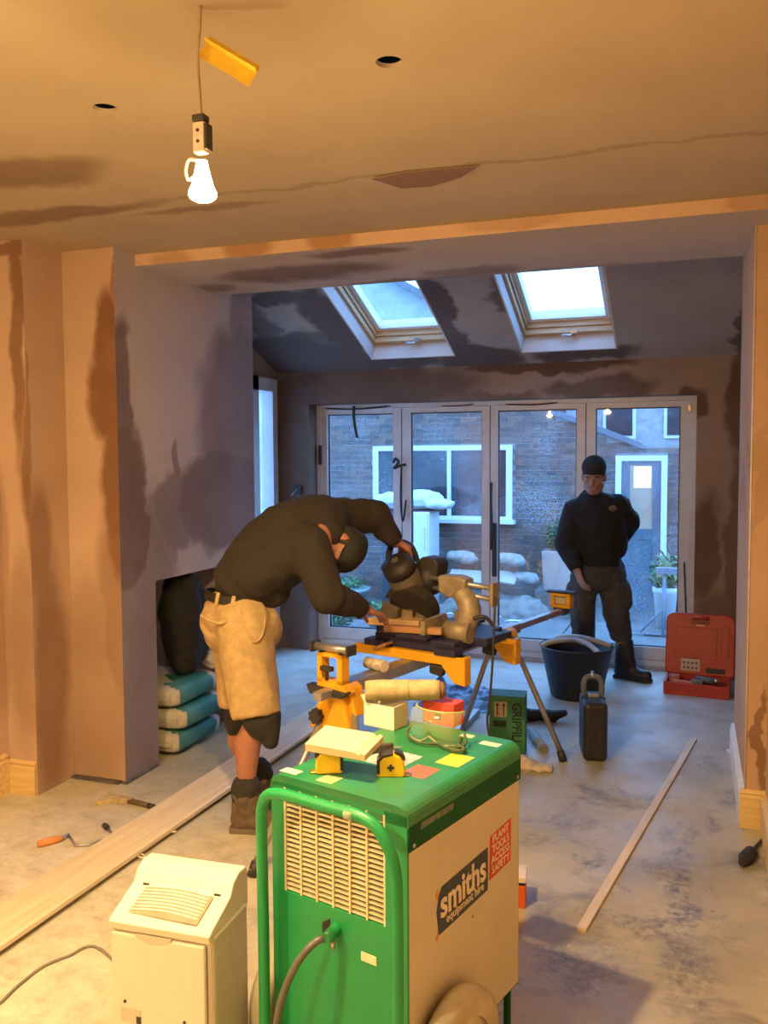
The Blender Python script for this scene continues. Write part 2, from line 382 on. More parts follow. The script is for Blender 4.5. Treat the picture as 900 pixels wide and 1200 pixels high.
pt = [atz(x, y, CZ-.0075) for x, y in ((436, 210), (470, 203), (520, 198), (562, 195), (540, 208), (505, 219), (470, 221))]
dp.add([tuple(p) for p in pt]+[(p.x, p.y, CZ-.004) for p in pt], [list(range(7)), list(range(7, 14))[::-1]]+[[i, (i+1) % 7, 7+(i+1) % 7, 7+i] for i in range(7)])
struct('trim_1', dp, plaster('damp_patch', (.25, .165, .11), (.16, .1, .07)))

# left side: wall, nib, chimney breast with an open fireplace
LP = plaster('plaster_left', DRY, WET, [blob_y(3.44, 20, 380, 8, 160, .8), blob_y(3.44, 38, 560, 12, 110, .8), blob_y(3.44, 30, 760, 22, 110, .45), blob_y(3.44, 5, 700, 8, 130, .4),
    blob_y(3.44, 16, 290, 30, 7, .8)], soft=.7, amp=.05)
LPR = plaster('plaster_nib_side', DRY, WET, [blob_x(-3.02, 46, 640, 14, 70, .5), blob_x(-3.02, 60, 800, 20, 140, .55), blob_x(-3.02, 30, 500, 4, 200, .4)], base=.12, soft=.7, amp=.05)
struct('wall_left', MB().box((XL-.2, YB-.2, 0), (XL, 3.44, 2.75)), LP)
mb = MB().box((XL-.2, 3.44, 0), (-3.02, YC0, 2.75)); wn = struct('wall_nib', mb, LP); wn.data.materials.append(LPR)
for p_ in wn.data.polygons:
    if p_.normal.x > .9: p_.material_index = 1
CF = plaster('plaster_chimney_side', DRY, WET, [blob_y(YC0, 128, 400, 17, 60, .85), blob_y(YC0, 124, 470, 20, 55, .9), blob_y(YC0, 140, 560, 22, 140, .9), blob_y(YC0, 135, 320, 5, 50, .6),
    blob_y(YC0, 110, 800, 60, 130, .42), blob_y(YC0, 150, 700, 36, 150, .6), blob_y(YC0, 62, 620, 10, 90, .5), blob_y(YC0, 80, 740, 26, 60, .35)], soft=.55, amp=.06)
CS = plaster('plaster_chimney_front', (.50, .44, .43), (.17, .12, .11), [blob_x(XC, 140, 480, 16, 100, .8), blob_x(XC, 148, 600, 28, 110, .85), blob_x(XC, 165, 800, 46, 220, .6), blob_x(XC, 300, 400, 26, 190, .5), blob_x(XC, 296, 500, 50, 120, .62),
    blob_x(XC, 270, 585, 52, 60, .72), blob_x(XC, 205, 600, 24, 46, .6), blob_x(XC, 252, 425, 9, 8, .4), blob_x(XC, 208, 546, 6, 30, .6), blob_x(XC, 185, 640, 20, 50, .5)], base=.03, soft=.28, amp=.13)
mb = MB().box((-3.6, YC0, 0), (XC, 4.02, 3.4)).box((-3.6, 4.87, 0), (XC, YC1, 3.4)).box((-3.6, 4.02, 1.0), (XC, 4.87, 3.4)).box((-3.6, 4.02, 0), (-3.22, 4.87, 1.0))
wc = struct('wall_chimney_breast', mb, CF); wc.data.materials.append(CS)
for p_ in wc.data.polygons:
    if p_.normal.x > .9 or p_.center.y > 3.8: p_.material_index = 1
struct('trim_2', MB().box((-3.05, YC0-.035, 0), (XC-.02, YC0+.01, .012)).box((XC-.01, YC0-.02, 0), (XC+.02, 4.0, .010)), mat('plaster_droppings', (.11, .10, .10), .9, var=.5, scale=40, bump=.6))
# right side
struct('wall_right', MB().box((XR, YB-.2, 0), (XR+.2, 4.16, 2.75)), LP)
RP = plaster('plaster_right_pier', (.56, .38, .25), WET, [blob_y(4.16, 897, 870, 8, 60, .7), blob_y(4.16, 890, 560, 12, 60, .2)], base=.08)
mb = MB().box((.245, 4.16, 0), (XER+.2, 5.2, 2.8)); struct('wall_pier', mb, RP)
struct('trim_3', MB().cyl((.246, 4.159, .17), (.246, 4.159, SOF), .004, n=8), mat('corner_bead', (.7, .62, .55)))
struct('wall_rear', MB().box((XL-.2, YB-.2, 0), (XR+.2, YB, 2.75)), LP)
# beam downstand and the flat soffit behind it
BF = plaster('plaster_beam', (.66, .47, .33), (.40, .23, .13), [blob_y(BEAM_Y, 290, 290, 30, 12, .8), blob_y(BEAM_Y, 385, 283, 26, 16, .8), blob_y(BEAM_Y, 600, 262, 60, 10, .4), blob_y(BEAM_Y, 200, 303, 25, 12, .6), blob_y(BEAM_Y, 880, 235, 30, 14, .5)], amp=.05, soft=.6)
BS = plaster('plaster_soffit', (.52, .45, .38), (.2, .135, .1), [blob_z(SOF, 350, 320, 110, 9, .8), blob_z(SOF, 480, 330, 90, 4, .7), blob_z(SOF, 250, 338, 30, 6, .6), blob_z(SOF, 560, 318, 60, 6, .6), blob_z(SOF, 420, 296, 60, 5, .7), blob_z(SOF, 700, 316, 150, 5, .35)], amp=.12, soft=.7)
mb = MB().box((XC-.3, BEAM_Y, SOF), (XER+.2, SOF_Y, 3.5)); bo = struct('ceiling_beam', mb, BF); bo.data.materials.append(BS)
for p_ in bo.data.polygons:
    if p_.normal.z < -.5: p_.material_index = 1

# back wall of the extension and its side walls
BW = plaster('plaster_back', (.36, .26, .195), (.125, .075, .052), [blob_y(YW, 430, 455, 130, 30, .8), blob_y(YW, 640, 428, 110, 9, .85), blob_y(YW, 700, 455, 70, 14, .7), blob_y(YW, 870, 470, 20, 60, .8), blob_y(YW, 560, 468, 70, 9, .6),
    blob_y(YW, 345, 600, 30, 170, .75), blob_y(YW, 826, 640, 22, 60, .7), blob_y(YW, 870, 640, 20, 130, .6), blob_y(YW, 815, 470, 16, 18, .8), blob_y(YW, 840, 740, 34, 50, .5)], base=.06, amp=.12, soft=.5)
D0, D1, DZ = -3.09, .03, 2.115
struct('wall_back', MB().box((XEL-.25, YW, 0), (D0, 7.2, 2.42)).box((D1, YW, 0), (XER+.2, 7.2, 2.42)).box((D0, YW, DZ), (D1, 7.2, 2.42)), BW)
sw0, sw1, swz0, swz1 = 5.75, 6.86, .10, 2.33
struct('wall_extension_left', MB().box((XEL-.2, YC1-.2, 0), (XEL, sw0, 3.4)).box((XEL-.2, sw1, 0), (XEL, YW+.05, 3.4)).box((XEL-.2, sw0, swz1), (XEL, sw1, 3.4)).box((XEL-.2, sw0, 0), (XEL, sw1, swz0)), BW)
struct('wall_extension_right', MB().box((XER, 5.0, 0), (XER+.2, YW+.05, 3.4)), BW)

# sloping ceiling with two roof windows
TA = R_(21); SN = V(0, math.sin(TA), math.cos(TA)); SD = V(0, math.cos(TA), -math.sin(TA)); SZ0 = 2.385
def sl(x, y, n=0.0): return V(x, y, SZ0+(YW-y)*math.tan(TA))+SN*n
def slab(mb, xa, xb, ya, yb, n0, n1):
    vs = [sl(x, y, n) for n in (n0, n1) for y in (ya, yb) for x in (xa, xb)]
    mb.add(vs, [[0, 1, 3, 2], [4, 6, 7, 5], [0, 4, 5, 1], [2, 3, 7, 6], [0, 2, 6, 4], [1, 5, 7, 3]])
def sblob(x, y, rx, ry, w):
    def on(px, py):
        d = ray(px, py); T = math.tan(TA); return CAMP+d*((SZ0+YW*T-CAMZ)/(d.z+d.y*T))
    c = on(x, y); a = on(x+rx, y); b = on(x, y+ry)
    return (tuple(c), (abs((a-c).x)+.01, abs((b-c).y)+.01, 9), w)
SP = plaster('plaster_slope', (.43, .335, .265), (.12, .08, .065), [sblob(330, 420, 90, 26, .9), sblob(430, 425, 90, 12, .9), sblob(330, 350, 50, 8, .7), sblob(390, 380, 25, 40, .8), sblob(522, 375, 16, 60, .8), sblob(560, 420, 50, 14, .85), sblob(690, 414, 60, 8, .8),
    sblob(310, 390, 20, 60, .6), sblob(355, 400, 60, 12, .7), sblob(590, 345, 16, 20, .7), sblob(872, 395, 10, 30, .7)], base=.1, amp=.16, soft=.5)
WX = [(-2.457, -1.757), (-1.24, -.53)]; WY0, WY1 = 5.60, 6.735; TH = .23
mb = MB()
slab(mb, XEL-.2, XER+.2, SOF_Y-.1, WY0, 0, TH); slab(mb, XEL-.2, XER+.2, WY1, 7.25, 0, TH)
for a, b_ in ((XEL-.2, WX[0][0]), (WX[0][1], WX[1][0]), (WX[1][1], XER+.2)): slab(mb, a, b_, WY0, WY1, 0, TH)
struct('ceiling_slope', mb, SP)
pine = wood_mat('roof_window_pine', (.45, .27, .13), (.62, .40, .21), 0)
white_pl = mat('sash_white', (.72, .74, .76), .4, var=.05)
steel = mat('brushed_steel', (.55, .56, .58), .3, metal=.9, var=.1)
sky_glass = glass_mat('roof_glass', wet=.12, drop_scale=60)
reveal_m = plaster('plaster_reveal', (.66, .59, .55), (.34, .26, .22), base=.1)
for i, (a, b_) in enumerate(WX):
    w = empty(f'window_{i+1}', tuple(sl((a+b_)/2, WY1, 0)), kind='structure')
    w['label'] = 'pine roof window above the bifold doors ' + ('beside the chimney breast' if i == 0 else 'towards the right-hand pier')
    def part(name, m, fn):
        q = MB(); fn(q); return adopt(q.build(name, m), w)
    k = .012
    part('reveal', reveal_m, lambda q: (slab(q, a, a+k, WY0, WY1, .0, TH), slab(q, b_-k, b_, WY0, WY1, .0, TH), slab(q, a+k, b_-k, WY1-k, WY1, .0, TH), slab(q, a+k, b_-k, WY0, WY0+k, 0, TH)))
    e = .022
    part('frame', pine, lambda q: (slab(q, a+k, a+k+e, WY0, WY1-k, TH*.55, TH+.04), slab(q, b_-k-e, b_-k, WY0, WY1-k, TH*.55, TH+.04), slab(q, a+k+e, b_-k-e, WY1-k-e-.02, WY1-k, TH*.55, TH+.04), slab(q, a+k+e, b_-k-e, WY0, WY0+e, TH*.55, TH+.04)))
    a2, b2, y2, y3 = a+k+e+.004, b_-k-e-.004, WY0+e+.004, WY1-k-e-.024; e2 = .046
    sash = part('sash', pine, lambda q: (slab(q, a2, a2+.009, y2, y3, TH*.75, TH+.05), slab(q, b2-.009, b2, y2, y3, TH*.75, TH+.05), slab(q, a2+.009, b2-.009, y3-.009, y3, TH*.75, TH+.05), slab(q, a2+.009, b2-.009, y2, y2+.009, TH*.75, TH+.05)))
    part('sash_bead', white_pl, lambda q: (slab(q, a2+.009, a2+e2, y2, y3, TH*.95, TH+.06), slab(q, b2-e2, b2-.009, y2, y3, TH*.95, TH+.06), slab(q, a2+e2, b2-e2, y3-e2, y3-.009, TH*.95, TH+.06), slab(q, a2+e2, b2-e2, y2+.009, y2+e2, TH*.95, TH+.06)))
    part('pane', sky_glass, lambda q: slab(q, a2+e2, b2-e2, y2+e2, y3-e2, TH+.01, TH+.014))
    c = (a+b_)/2
    part('handle', steel, lambda q: (q.tube([sl(c-.055, WY1-.062, TH*.45), sl(c+.02, WY1-.062, TH*.42), sl(c+.05, WY1-.062, TH*.55)], .009, n=8), q.box(sl(c+.02, WY1-.08, TH*.5)-V(0, 0, .012), sl(c+.065, WY1-.045, TH*.6)+V(0, 0, .004))))

# tall white window in the left wall of the extension
upvc = mat('white_upvc', (.58, .58, .60), .35, var=.06, dirt=(.42, .38, .34), dirt_amt=.35, scale=14)
pane_glass = glass_mat('rainy_glass', wet=.24, drop_scale=75)
w = empty('window_3', (XEL, (sw0+sw1)/2, swz0), kind='structure'); w['label'] = 'tall white framed side window between chimney breast and bifold doors'
q = MB(); xx0, xx1 = XEL-.16, XEL+.015
for ya, yb in ((sw0, sw0+.09), (sw1-.09, sw1), (6.42, 6.52)): q.box((xx0, ya, swz0), (xx1, yb, swz1))
q.box((xx0, sw0+.09, swz0), (xx1, sw1-.09, swz0+.09)).box((xx0, sw0+.09, swz1-.11), (xx1, sw1-.09, swz1))
adopt(q.build('frame', upvc), w)
for ya, yb in ((sw0+.09, 6.42), (6.52, sw1-.09)):
    adopt(MB().box((XEL-.09, ya, swz0+.09), (XEL-.085, yb, swz1-.11)).build('pane', pane_glass), w)

# four-leaf bifold door
dr = empty('door_1', ((D0+D1)/2, 7.12, 0), kind='structure'); dr['label'] = 'white four-leaf bifold door with rain-spotted panes looking onto the yard'
black = mat('black_rubber', (.018, .018, .02), .55, var=.2)
FY0, FY1 = 7.085, 7.165
q = MB().box((D0, FY0-.02, 0), (D0+.035, FY1+.02, DZ)).box((D1-.045, FY0-.02, 0), (D1, FY1+.02, DZ)).box((D0+.035, FY0-.02, DZ-.035), (D1-.045, FY1+.02, DZ)).box((D0+.035, FY0-.03, 0), (D1-.045, FY1+.03, .07))
adopt(q.build('frame', upvc), dr)
adopt(MB().box((D0+.035, FY0-.06, 0), (D1-.045, FY0-.03, .03)).build('threshold', mat('alu_threshold', (.35, .34, .34), .4, metal=.6)), dr)
LX = [(-3.055, -2.322), (-2.314, -1.562), (-1.554, -.795), (-.787, -.015)]
PX = [(-3.0, -2.395), (-2.241, -1.628), (-1.495, -.863), (-.717, -.085)]
gask = mat('gasket_black', (.02, .02, .025), .5)
for i, ((a, b_), (c, d)) in enumerate(zip(LX, PX)):
    z0, z1 = .072, DZ-.037; pz0, pz1 = .17, 2.035
    q = MB().box((a, FY0, z0), (c, FY1, z1)).box((d, FY0, z0), (b_, FY1, z1)).box((c, FY0, z0), (d, FY1, pz0)).box((c, FY0, pz1), (d, FY1, z1))
    leaf = adopt(q.build('door_leaf', upvc), dr)
    g = MB(); e = .008
    for (xa, xb, za, zb) in ((c, c+e, pz0, pz1), (d-e, d, pz0, pz1), (c+e, d-e, pz0, pz0+e), (c+e, d-e, pz1-e, pz1)): g.box((xa, 7.11, za), (xb, 7.14, zb))
    go = adopt(g.build('pane_gasket', gask), dr); go.parent = leaf
    po = adopt(MB().box((c+e, 7.122, pz0+e), (d-e, 7.128, pz1-e)).build('pane', pane_glass), dr); po.parent = leaf
    if i < 3:
        so = adopt(MB().box((b_, FY0+.004, z0), (b_+.008, FY1, z1)).build('seal', gask), dr); so.parent = leaf
# hinges, handle and loose packing straps
for z in (1.60, .45): adopt(MB().box((D0+.022, FY0-.045, z), (D0+.05, FY0-.018, z+.17), bevel=.006).build('hinge', black), dr)
adopt(MB().box((-1.535, FY0-.035, .68), (-1.497, FY0-.001, 1.12), bevel=.008).build('handle', black), dr)
adopt(MB().tube(smooth_path([(-1.545, FY0-.012, 1.45), (-1.54, FY0-.05, 1.3), (-1.53, FY0-.06, 1.1), (-1.545, FY0-.02, .9)]), .011, n=6).build('strap', black), dr)
adopt(MB().tube(smooth_path([(-3.02, FY0-.012, 2.09), (-2.78, FY0-.04, 2.075), (-2.60, FY0-.04, 2.08), (-2.40, FY0-.012, 2.095)]), .008, n=6).build('strap', black), dr)
adopt(MB().tube(smooth_path([(-2.735, FY0-.04, 2.10), (-2.73, FY0-.045, 1.98), (-2.705, FY0-.04, 1.83)]), .014, n=6).build('strap', black), dr)
adopt(MB().tube(smooth_path([(-2.385, FY0-.02, 1.62), (-2.36, FY0-.05, 1.65), (-2.33, FY0-.05, 1.62), (-2.37, FY0-.05, 1.57), (-2.32, FY0-.05, 1.59), (-2.27, FY0-.03, 1.60)]), .012, n=6).build('strap', black), dr)
adopt(MB().tube(smooth_path([(-2.318, FY0-.012, 1.58), (-2.32, FY0-.03, 1.3), (-2.30, FY0-.03, 1.12), (-2.275, FY0-.02, 1.30)]), .008, n=6).build('strap', black), dr)
adopt(MB().tube(smooth_path([(-1.46, FY0-.012, 2.085), (-1.2, FY0-.03, 2.075), (-.98, FY0-.012, 2.09)]), .006, n=6).build('strap', black), dr)
adopt(MB().tube(smooth_path([(-2.0, FY0-.012, 2.085), (-1.82, FY0-.03, 2.08), (-1.66, FY0-.012, 2.095)]), .005, n=6).build('strap', black), dr)
adopt(MB().tube(smooth_path([(-.045, FY0-.03, .85), (-.03, FY0-.035, .55), (-.02, FY0-.03, .35)]), .006, n=6).build('strap', black), dr)
adopt(MB().box((-.03, FY0-.035, 2.0), (-.015, FY0-.021, 2.04)).build('latch_keep', mat('brass', (.8, .6, .25), .3, metal=.9)), dr)
# pine skirting
sk = wood_mat('pine_skirting', (.58, .40, .16), (.74, .55, .27), 0)
def skirt_profile(h, th): return [(0, 0), (th, 0), (th, h*.80), (th*.55, h*.86), (th*.8, h*.92), (th*.3, h*.985), (0, h)]
def skirt_y(name, x, ya, yb, sgn, h=.17, th=.022, m=sk):
    struct(name, MB().prism([(x+sgn*a, z) for a, z in skirt_profile(h, th)], ya, yb, axis='Y'), m)
def skirt_x(name, y, xa, xb, h=.17, th=.022, m=sk):
    struct(name, MB().prism([(y-a, z) for a, z in skirt_profile(h, th)], xa, xb, axis='X'), m)
skirt_y('baseboard_left', XL, YB, 3.418, 1, h=.205); skirt_x('baseboard_nib', 3.44, XL, -3.02)
skirt_y('baseboard_right', XR, YB, 4.12, -1); skirt_x('baseboard_pier', 4.16, .225, XR)
skirt_y('baseboard_opening', .245, 4.17, 5.2, -1, m=mat('primed_white', (.72, .72, .73), .6))
#@@LAMPS
# ------------------------------------------------------------------ temporary pendant bulbs
def mk_bulb(loc, label, cord_top=CZ, detail=True):
    r = empty('pendant_bulb', tuple(loc), label=label, cat='light bulb', group='temporary bulbs hanging from the ceiling')
    def glow(name, st_):
        em = bpy.data.materials.get(name)
        if not em:
            em = bpy.data.materials.new(name); em.use_nodes = True; t = em.node_tree; t.nodes.remove(t.nodes['Principled BSDF'])
            e = t.nodes.new('ShaderNodeEmission'); e.inputs[0].default_value = (1.0, .655, .29, 1); e.inputs[1].default_value = st_
            link(t, e.outputs[0], t.nodes['Material Output'].inputs[0])
        return em
    MB().lathe([(0, .03), (.012, .028), (.018, .0), (.026, -.03), (.033, -.045), (.033, -.050), (0, -.050)], n=20).build('glowing_glass', glow('bulb_body_glow', BULB_BODY), r)
    MB().lathe([(.0005, -.0655)]+[(.032*math.sin(R_(a)), -.0505-.015*math.cos(R_(a))) for a in range(12, 91, 13)]+[(0, -.0505)], n=20).build('lamp_lens', glow('bulb_lens_glow', BULB_STRENGTH), r)
    cream = mat('terminal_cream', (.72, .58, .46), .5); dk = mat('terminal_dark', (.03, .022, .02), .5)
    MB().box((-.017, -.012, .045), (.013, .012, .115), bevel=.003).build('terminal_block', cream, r)
    MB().box((.013, -.013, .05), (.022, .013, .11), bevel=.002).build('terminal_back', dk, r)
    MB().box((-.018, -.014, .116), (.014, .014, .132), bevel=.003).build('cord_grip', dk, r)
    for z in (.095, .07): MB().cyl((-.003, -.0125, z), (-.003, -.0145, z), .004, n=10).build('terminal_screw', dk, r)
    MB().tube(smooth_path([(-.012, 0, .03), (-.035, 0, .035), (-.042, -.004, .01), (-.036, -.004, -.012), (-.02, 0, -.004)]), .004, n=6).build('wire_loop', cream, r)
    top = cord_top-loc[2]
    MB().tube(smooth_path([(0, 0, .13), (-.004, 0, .2), (-.006, 0, .27), (.0, 0, .33), (.003, 0, top)]), .0035, n=6).build('cord', mat('cord_fawn', (.40, .30, .20), .6), r)
    return r
b1 = mk_bulb(P(237, 203, 2.06), 'lit bare bulb on a cord with a yellow card clipped above it')
c0 = P(238, 55, 2.055); ex = (P(300, 92, 2.055)-c0).normalized(); L_ = (P(298, 90, 2.055)-c0).length
ey = (_u-_u.dot(ex)*ex).normalized(); ez = ex.cross(ey); MM = frame_M(c0, ex, ey, ez)
tg = MB().box((0, -.024, -.002), (L_, .012, -.0005), MM).box((0, .012, -.002), (L_, .0135, .024), MM)
# upper flap folded back
tg.box((0, .0135, -.002), (L_, .030, .0005), MM @ Matrix.Translation((0, 0, .0)))
tag(origin_to(tg.build('folded_card', mat('yellow_card', (.78, .56, .04), .55, var=.08)), c0), 'strip of yellow folded card clipped to the bulb cord', 'card')
mk_bulb((-2.05, .75, 2.34), 'lit bare bulb on a cord near the left wall')
mk_bulb((-1.55, -.7, 2.34), 'lit bare bulb on a cord in the middle of the front room')
# ------------------------------------------------------------------ outside: yard, brick outbuilding, houses beyond
GZ = -.12; GL = -.40; YO = 12.2
conc = mat('yard_concrete', (.10, .098, .095), .6, var=.35, scale=5, bump=.3, dirt=(.07, .07, .065), dirt_amt=.8)
struct('ground_yard', MB().box((-9, 9.75, GL-.3), (6, 22, GL)), conc)
pt_ = struct('floor_patio', MB().box((-6, 7.22, GZ-.3), (3, 9.75, GZ-.03)), mat('patio_joint', (.08, .08, .075), .8))
slm = MB().box((-.295, -.295, -.03), (.295, .295, 0), bevel=.004).build('paving_slab', mat('paving', (.12, .118, .115), .55, var=.3, scale=6, bump=.25, dirt=(.1, .1, .095), dirt_amt=.7), pt_)
first = True
for iy in range(4):
    for ix in range(9):
        o = slm if first else slm.copy()
        if not first: COL.objects.link(o)
        first = False
        o.location = (-4.5+ix*.6, 7.53+iy*.6+(.02 if ix % 2 else 0), GZ+random.uniform(-.006, .006)); o.rotation_euler = (random.uniform(-.006, .006), random.uniform(-.006, .006), random.uniform(-.01, .01))
# outbuilding wall: every brick is a piece
def verge(x):     # top of the wall: level, then a verge falling to the right
    a = aty(640, 478, YO); b = aty(742, 522, YO)
    if x < a.x: return a.z + (a.x-x)*.5*((a.z-b.z)/(b.x-a.x))*2
    if x < b.x: return a.z+(b.z-a.z)*(x-a.x)/(b.x-a.x)
    return b.z
wl = aty(438, 523, YO); wr = aty(580, 610, YO); dl = aty(722, 534, YO); drr = aty(780, 711, YO)
WIN = (wl.x, wr.x+.25, wr.z, wl.z); DOOR = (dl.x, drr.x, GL, dl.z)
def vx(x): return min(verge(x), 3.0)
xa = -7.5; xs_ = [xa+.25*i for i in range(int((2.2-xa)/.25)+1)]
mort = MB().prism([(xa, GL)]+[(2.2, GL)]+[(x, vx(x)) for x in reversed(xs_)], YO+.011, YO+.25, axis='Y')
wo = struct('wall_outbuilding', mort, mat('mortar', (.24, .235, .23), .95, var=.2)); 
bmats = [mat('brick_a', (.13, .085, .072), .9, var=.25, scale=20, dirt=(.1, .09, .09), bump=.2), mat('brick_b', (.095, .066, .06), .9, var=.25, scale=20, dirt=(.22, .2, .18), bump=.2), mat('brick_c', (.165, .105, .082), .9, var=.2, scale=20, dirt=(.1, .09, .085), bump=.2)]
bmesh_protos = []
for m_ in bmats:
    q = MB().box((-.1075, 0, -.0325), (.1075, .1, .0325)); me = bpy.data.meshes.new('brick'); me.from_pydata([tuple(v) for v in q.v], [], q.f); me.materials.append(m_); bmesh_protos.append(me)
spots = []; row = 0; z = GL+.04
while z < 3.0:
    x = xa+(.1125 if row % 2 else 0)
    while x < 2.1:
        if z+.04 < vx(x) and not any(a+.03 < x < b_-.03 and c-.03 < z < d+.03 for a, b_, c, d in (WIN, DOOR)): spots.append((x, z))
        x += .225
    z += .075; row += 1
def seen(s):      # bricks that show through the panes come first
    x, z = s; v = V(x, YO, z)-CAMP; d = v.dot(_f); px = 450+F*v.dot(_r)/d; py = 600-F*v.dot(_u)/d
    ok = (386 < px < 464 or 483 < px < 566 or 585 < px < 640 or 745 < px < 797) and 478 < py < 590
    return (0 if ok else 1, d)
spots.sort(key=seen)
for (x, z) in spots[:300]:
    o = bpy.data.objects.new('brick', random.choice(bmesh_protos)); COL.objects.link(o); o.parent = wo
    o.location = (x+random.uniform(-.003, .003), YO+random.uniform(-.004, .006), z)
q = MB()
for (x, z) in spots[300:]:
    yy = YO+random.uniform(-.004, .006); q.box((x-.1075, yy, z-.0325), (x+.1075, yy+.1, z+.0325))
ro = q.build('rest_of_bricks', bmats[0], wo); ro['kind'] = 'stuff'
ro.data.materials.append(bmats[1]); ro.data.materials.append(bmats[2])
for i in range(0, len(ro.data.polygons), 6):
    k = random.randrange(3)
    for j in range(i, i+6): ro.data.polygons[j].material_index = k
tag(MB().prism([(-1.85, vx(-1.85)-.05), (-.62, vx(-.62)-.05), (-.62, vx(-.62)+.03), (-1.85, vx(-1.85)+.03)], YO-.06, YO+.3, axis='Y').build('trim_4', mat('verge_board', (.12, .13, .15), .7)), kind='structure')
# outbuilding window
wy = YO-.05; wroot = empty('window_4', ((WIN[0]+WIN[1])/2, wy, WIN[2]), kind='structure')
wp = mat('painted_window_white', (.60, .62, .62), .45, var=.04)
fx = .085
q = MB().box((WIN[0], wy, WIN[2]), (WIN[0]+fx, wy+.06, WIN[3])).box((WIN[1]-fx, wy, WIN[2]), (WIN[1], wy+.06, WIN[3])).box((WIN[0]+fx, wy, WIN[3]-.07), (WIN[1]-fx, wy+.06, WIN[3])).box((WIN[0]+fx, wy, WIN[2]), (WIN[1]-fx, wy+.06, WIN[2]+.06))
adopt(q.build('frame', wp), wroot)
adopt(MB().box((WIN[0]-.05, YO-.14, WIN[2]-.04), (WIN[1]+.05, wy+.06, WIN[2]+.015)).build('sill', wp), wroot)
m0 = aty(526, 560, wy).x
adopt(MB().box((m0-.028, wy, WIN[2]+.06), (m0+.028, wy+.06, WIN[3]-.07)).build('mullion', wp), wroot)
dkg = mat('dark_pane', (.03, .035, .045), .06, var=.3, scale=3)
for a, b_ in ((WIN[0]+fx, m0-.028), (m0+.028, WIN[1]-fx)):
    adopt(MB().box((a, wy+.03, WIN[2]+.06), (b_, wy+.036, WIN[3]-.07)).build('pane', dkg), wroot)
# outbuilding door with a lit reeded pane
YD = YO-.062; dd = empty('door_2', ((DOOR[0]+DOOR[1])/2, YD, GL), kind='structure')
gb = mat('blue_grey_paint', (.075, .105, .135), .5, var=.1, scale=8)
a, b_, c, d = DOOR; fr_ = .075
adopt(MB().box((a, YD-.01, c), (a+fr_, YD+.06, d)).box((b_-fr_, YD-.01, c), (b_, YD+.06, d)).box((a+fr_, YD-.01, d-.07), (b_-fr_, YD+.06, d)).build('frame', wp), dd)
px0, px1 = a+fr_+.11, b_-fr_-.11; gz0 = aty(750, 620, YD).z; gz1 = aty(750, 545, YD).z
q = MB().box((a+fr_, YD+.02, c), (px0, YD+.06, d-.07)).box((px1, YD+.02, c), (b_-fr_, YD+.06, d-.07)).box((px0, YD+.02, gz1), (px1, YD+.06, d-.07)).box((px0, YD+.02, gz0-.14), (px1, YD+.06, gz0)).box((px0, YD+.02, c), (px1, YD+.06, c+.2)).box((px0, YD+.035, c+.2), (px1, YD+.055, gz0-.14))
adopt(q.build('leaf', gb), dd)
lit = mat('lit_reeded_glass', (.16, .17, .15), .3, var=.3, scale=3, emit=(.5, .5, .40), es=.30)
adopt(MB().box((px0, YD+.045, gz0), (px1, YD+.05, gz1)).build('pane', lit), dd)
lz = aty(765, 560, YD)
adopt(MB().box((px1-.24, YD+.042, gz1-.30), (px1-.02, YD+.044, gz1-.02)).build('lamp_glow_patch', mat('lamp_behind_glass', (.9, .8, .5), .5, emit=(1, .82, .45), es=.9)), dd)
# houses beyond
YH = 16.5
def house(name, label, outline, m, Y):
    r = empty(name, (sum(p[0] for p in outline)/len(outline), Y, GL), label=label, cat='house')
    adopt(MB().prism(outline, Y, Y+5, axis='Y').build('wall', m), r); return r
pale = mat('pale_render', (.36, .38, .38), .9, var=.1, scale=4, dirt=(.25, .27, .27))
g0 = aty(470, 336, YH); g1 = aty(500, 352, YH); sl_ = (g1.z-g0.z)/(g1.x-g0.x)
xe = -2.6; h1 = house('rendered_house', 'pale rendered gable house seen through the roof window beside the chimney breast', [(-14, GL), (xe, GL), (xe, g1.z+sl_*(xe-g1.x)), (-8.2, g1.z+sl_*(-8.2-g1.x)), (-14, g1.z+sl_*(-8.2-g1.x)-2)], pale, YH)
q = MB()
for p0, p1 in (((xe+.15, g1.z+sl_*(xe+.15-g1.x)), (-8.2, g1.z+sl_*(-8.2-g1.x))),):
    q.prism([p0, p1, (p1[0], p1[1]+.14), (p0[0], p0[1]+.14)], YH-.25, YH+5.2, axis='Y')
adopt(q.build('roof', mat('roof_slate', (.13, .14, .16), .7)), h1)
h2 = house('distant_terrace', 'pale brick terrace beyond the outbuilding roof verge', [(-2.3, GL), (5, GL), (5, 3.15), (-2.3, 3.15)], mat('distant_brick', (.33, .31, .31), .9, var=.25, scale=9, dirt=(.2, .19, .19)), 17.2)
for x, z in ((-1.3, 2.0), (-.2, 2.0), (.9, 2.0)):
    wnd = adopt(MB().box((x-.3, 17.15, z), (x+.3, 17.2, z+.75)).build('window', wp), h2)
    pn = adopt(MB().box((x-.24, 17.13, z+.06), (x+.24, 17.15, z+.69)).build('pane', dkg), h2); pn.parent = wnd
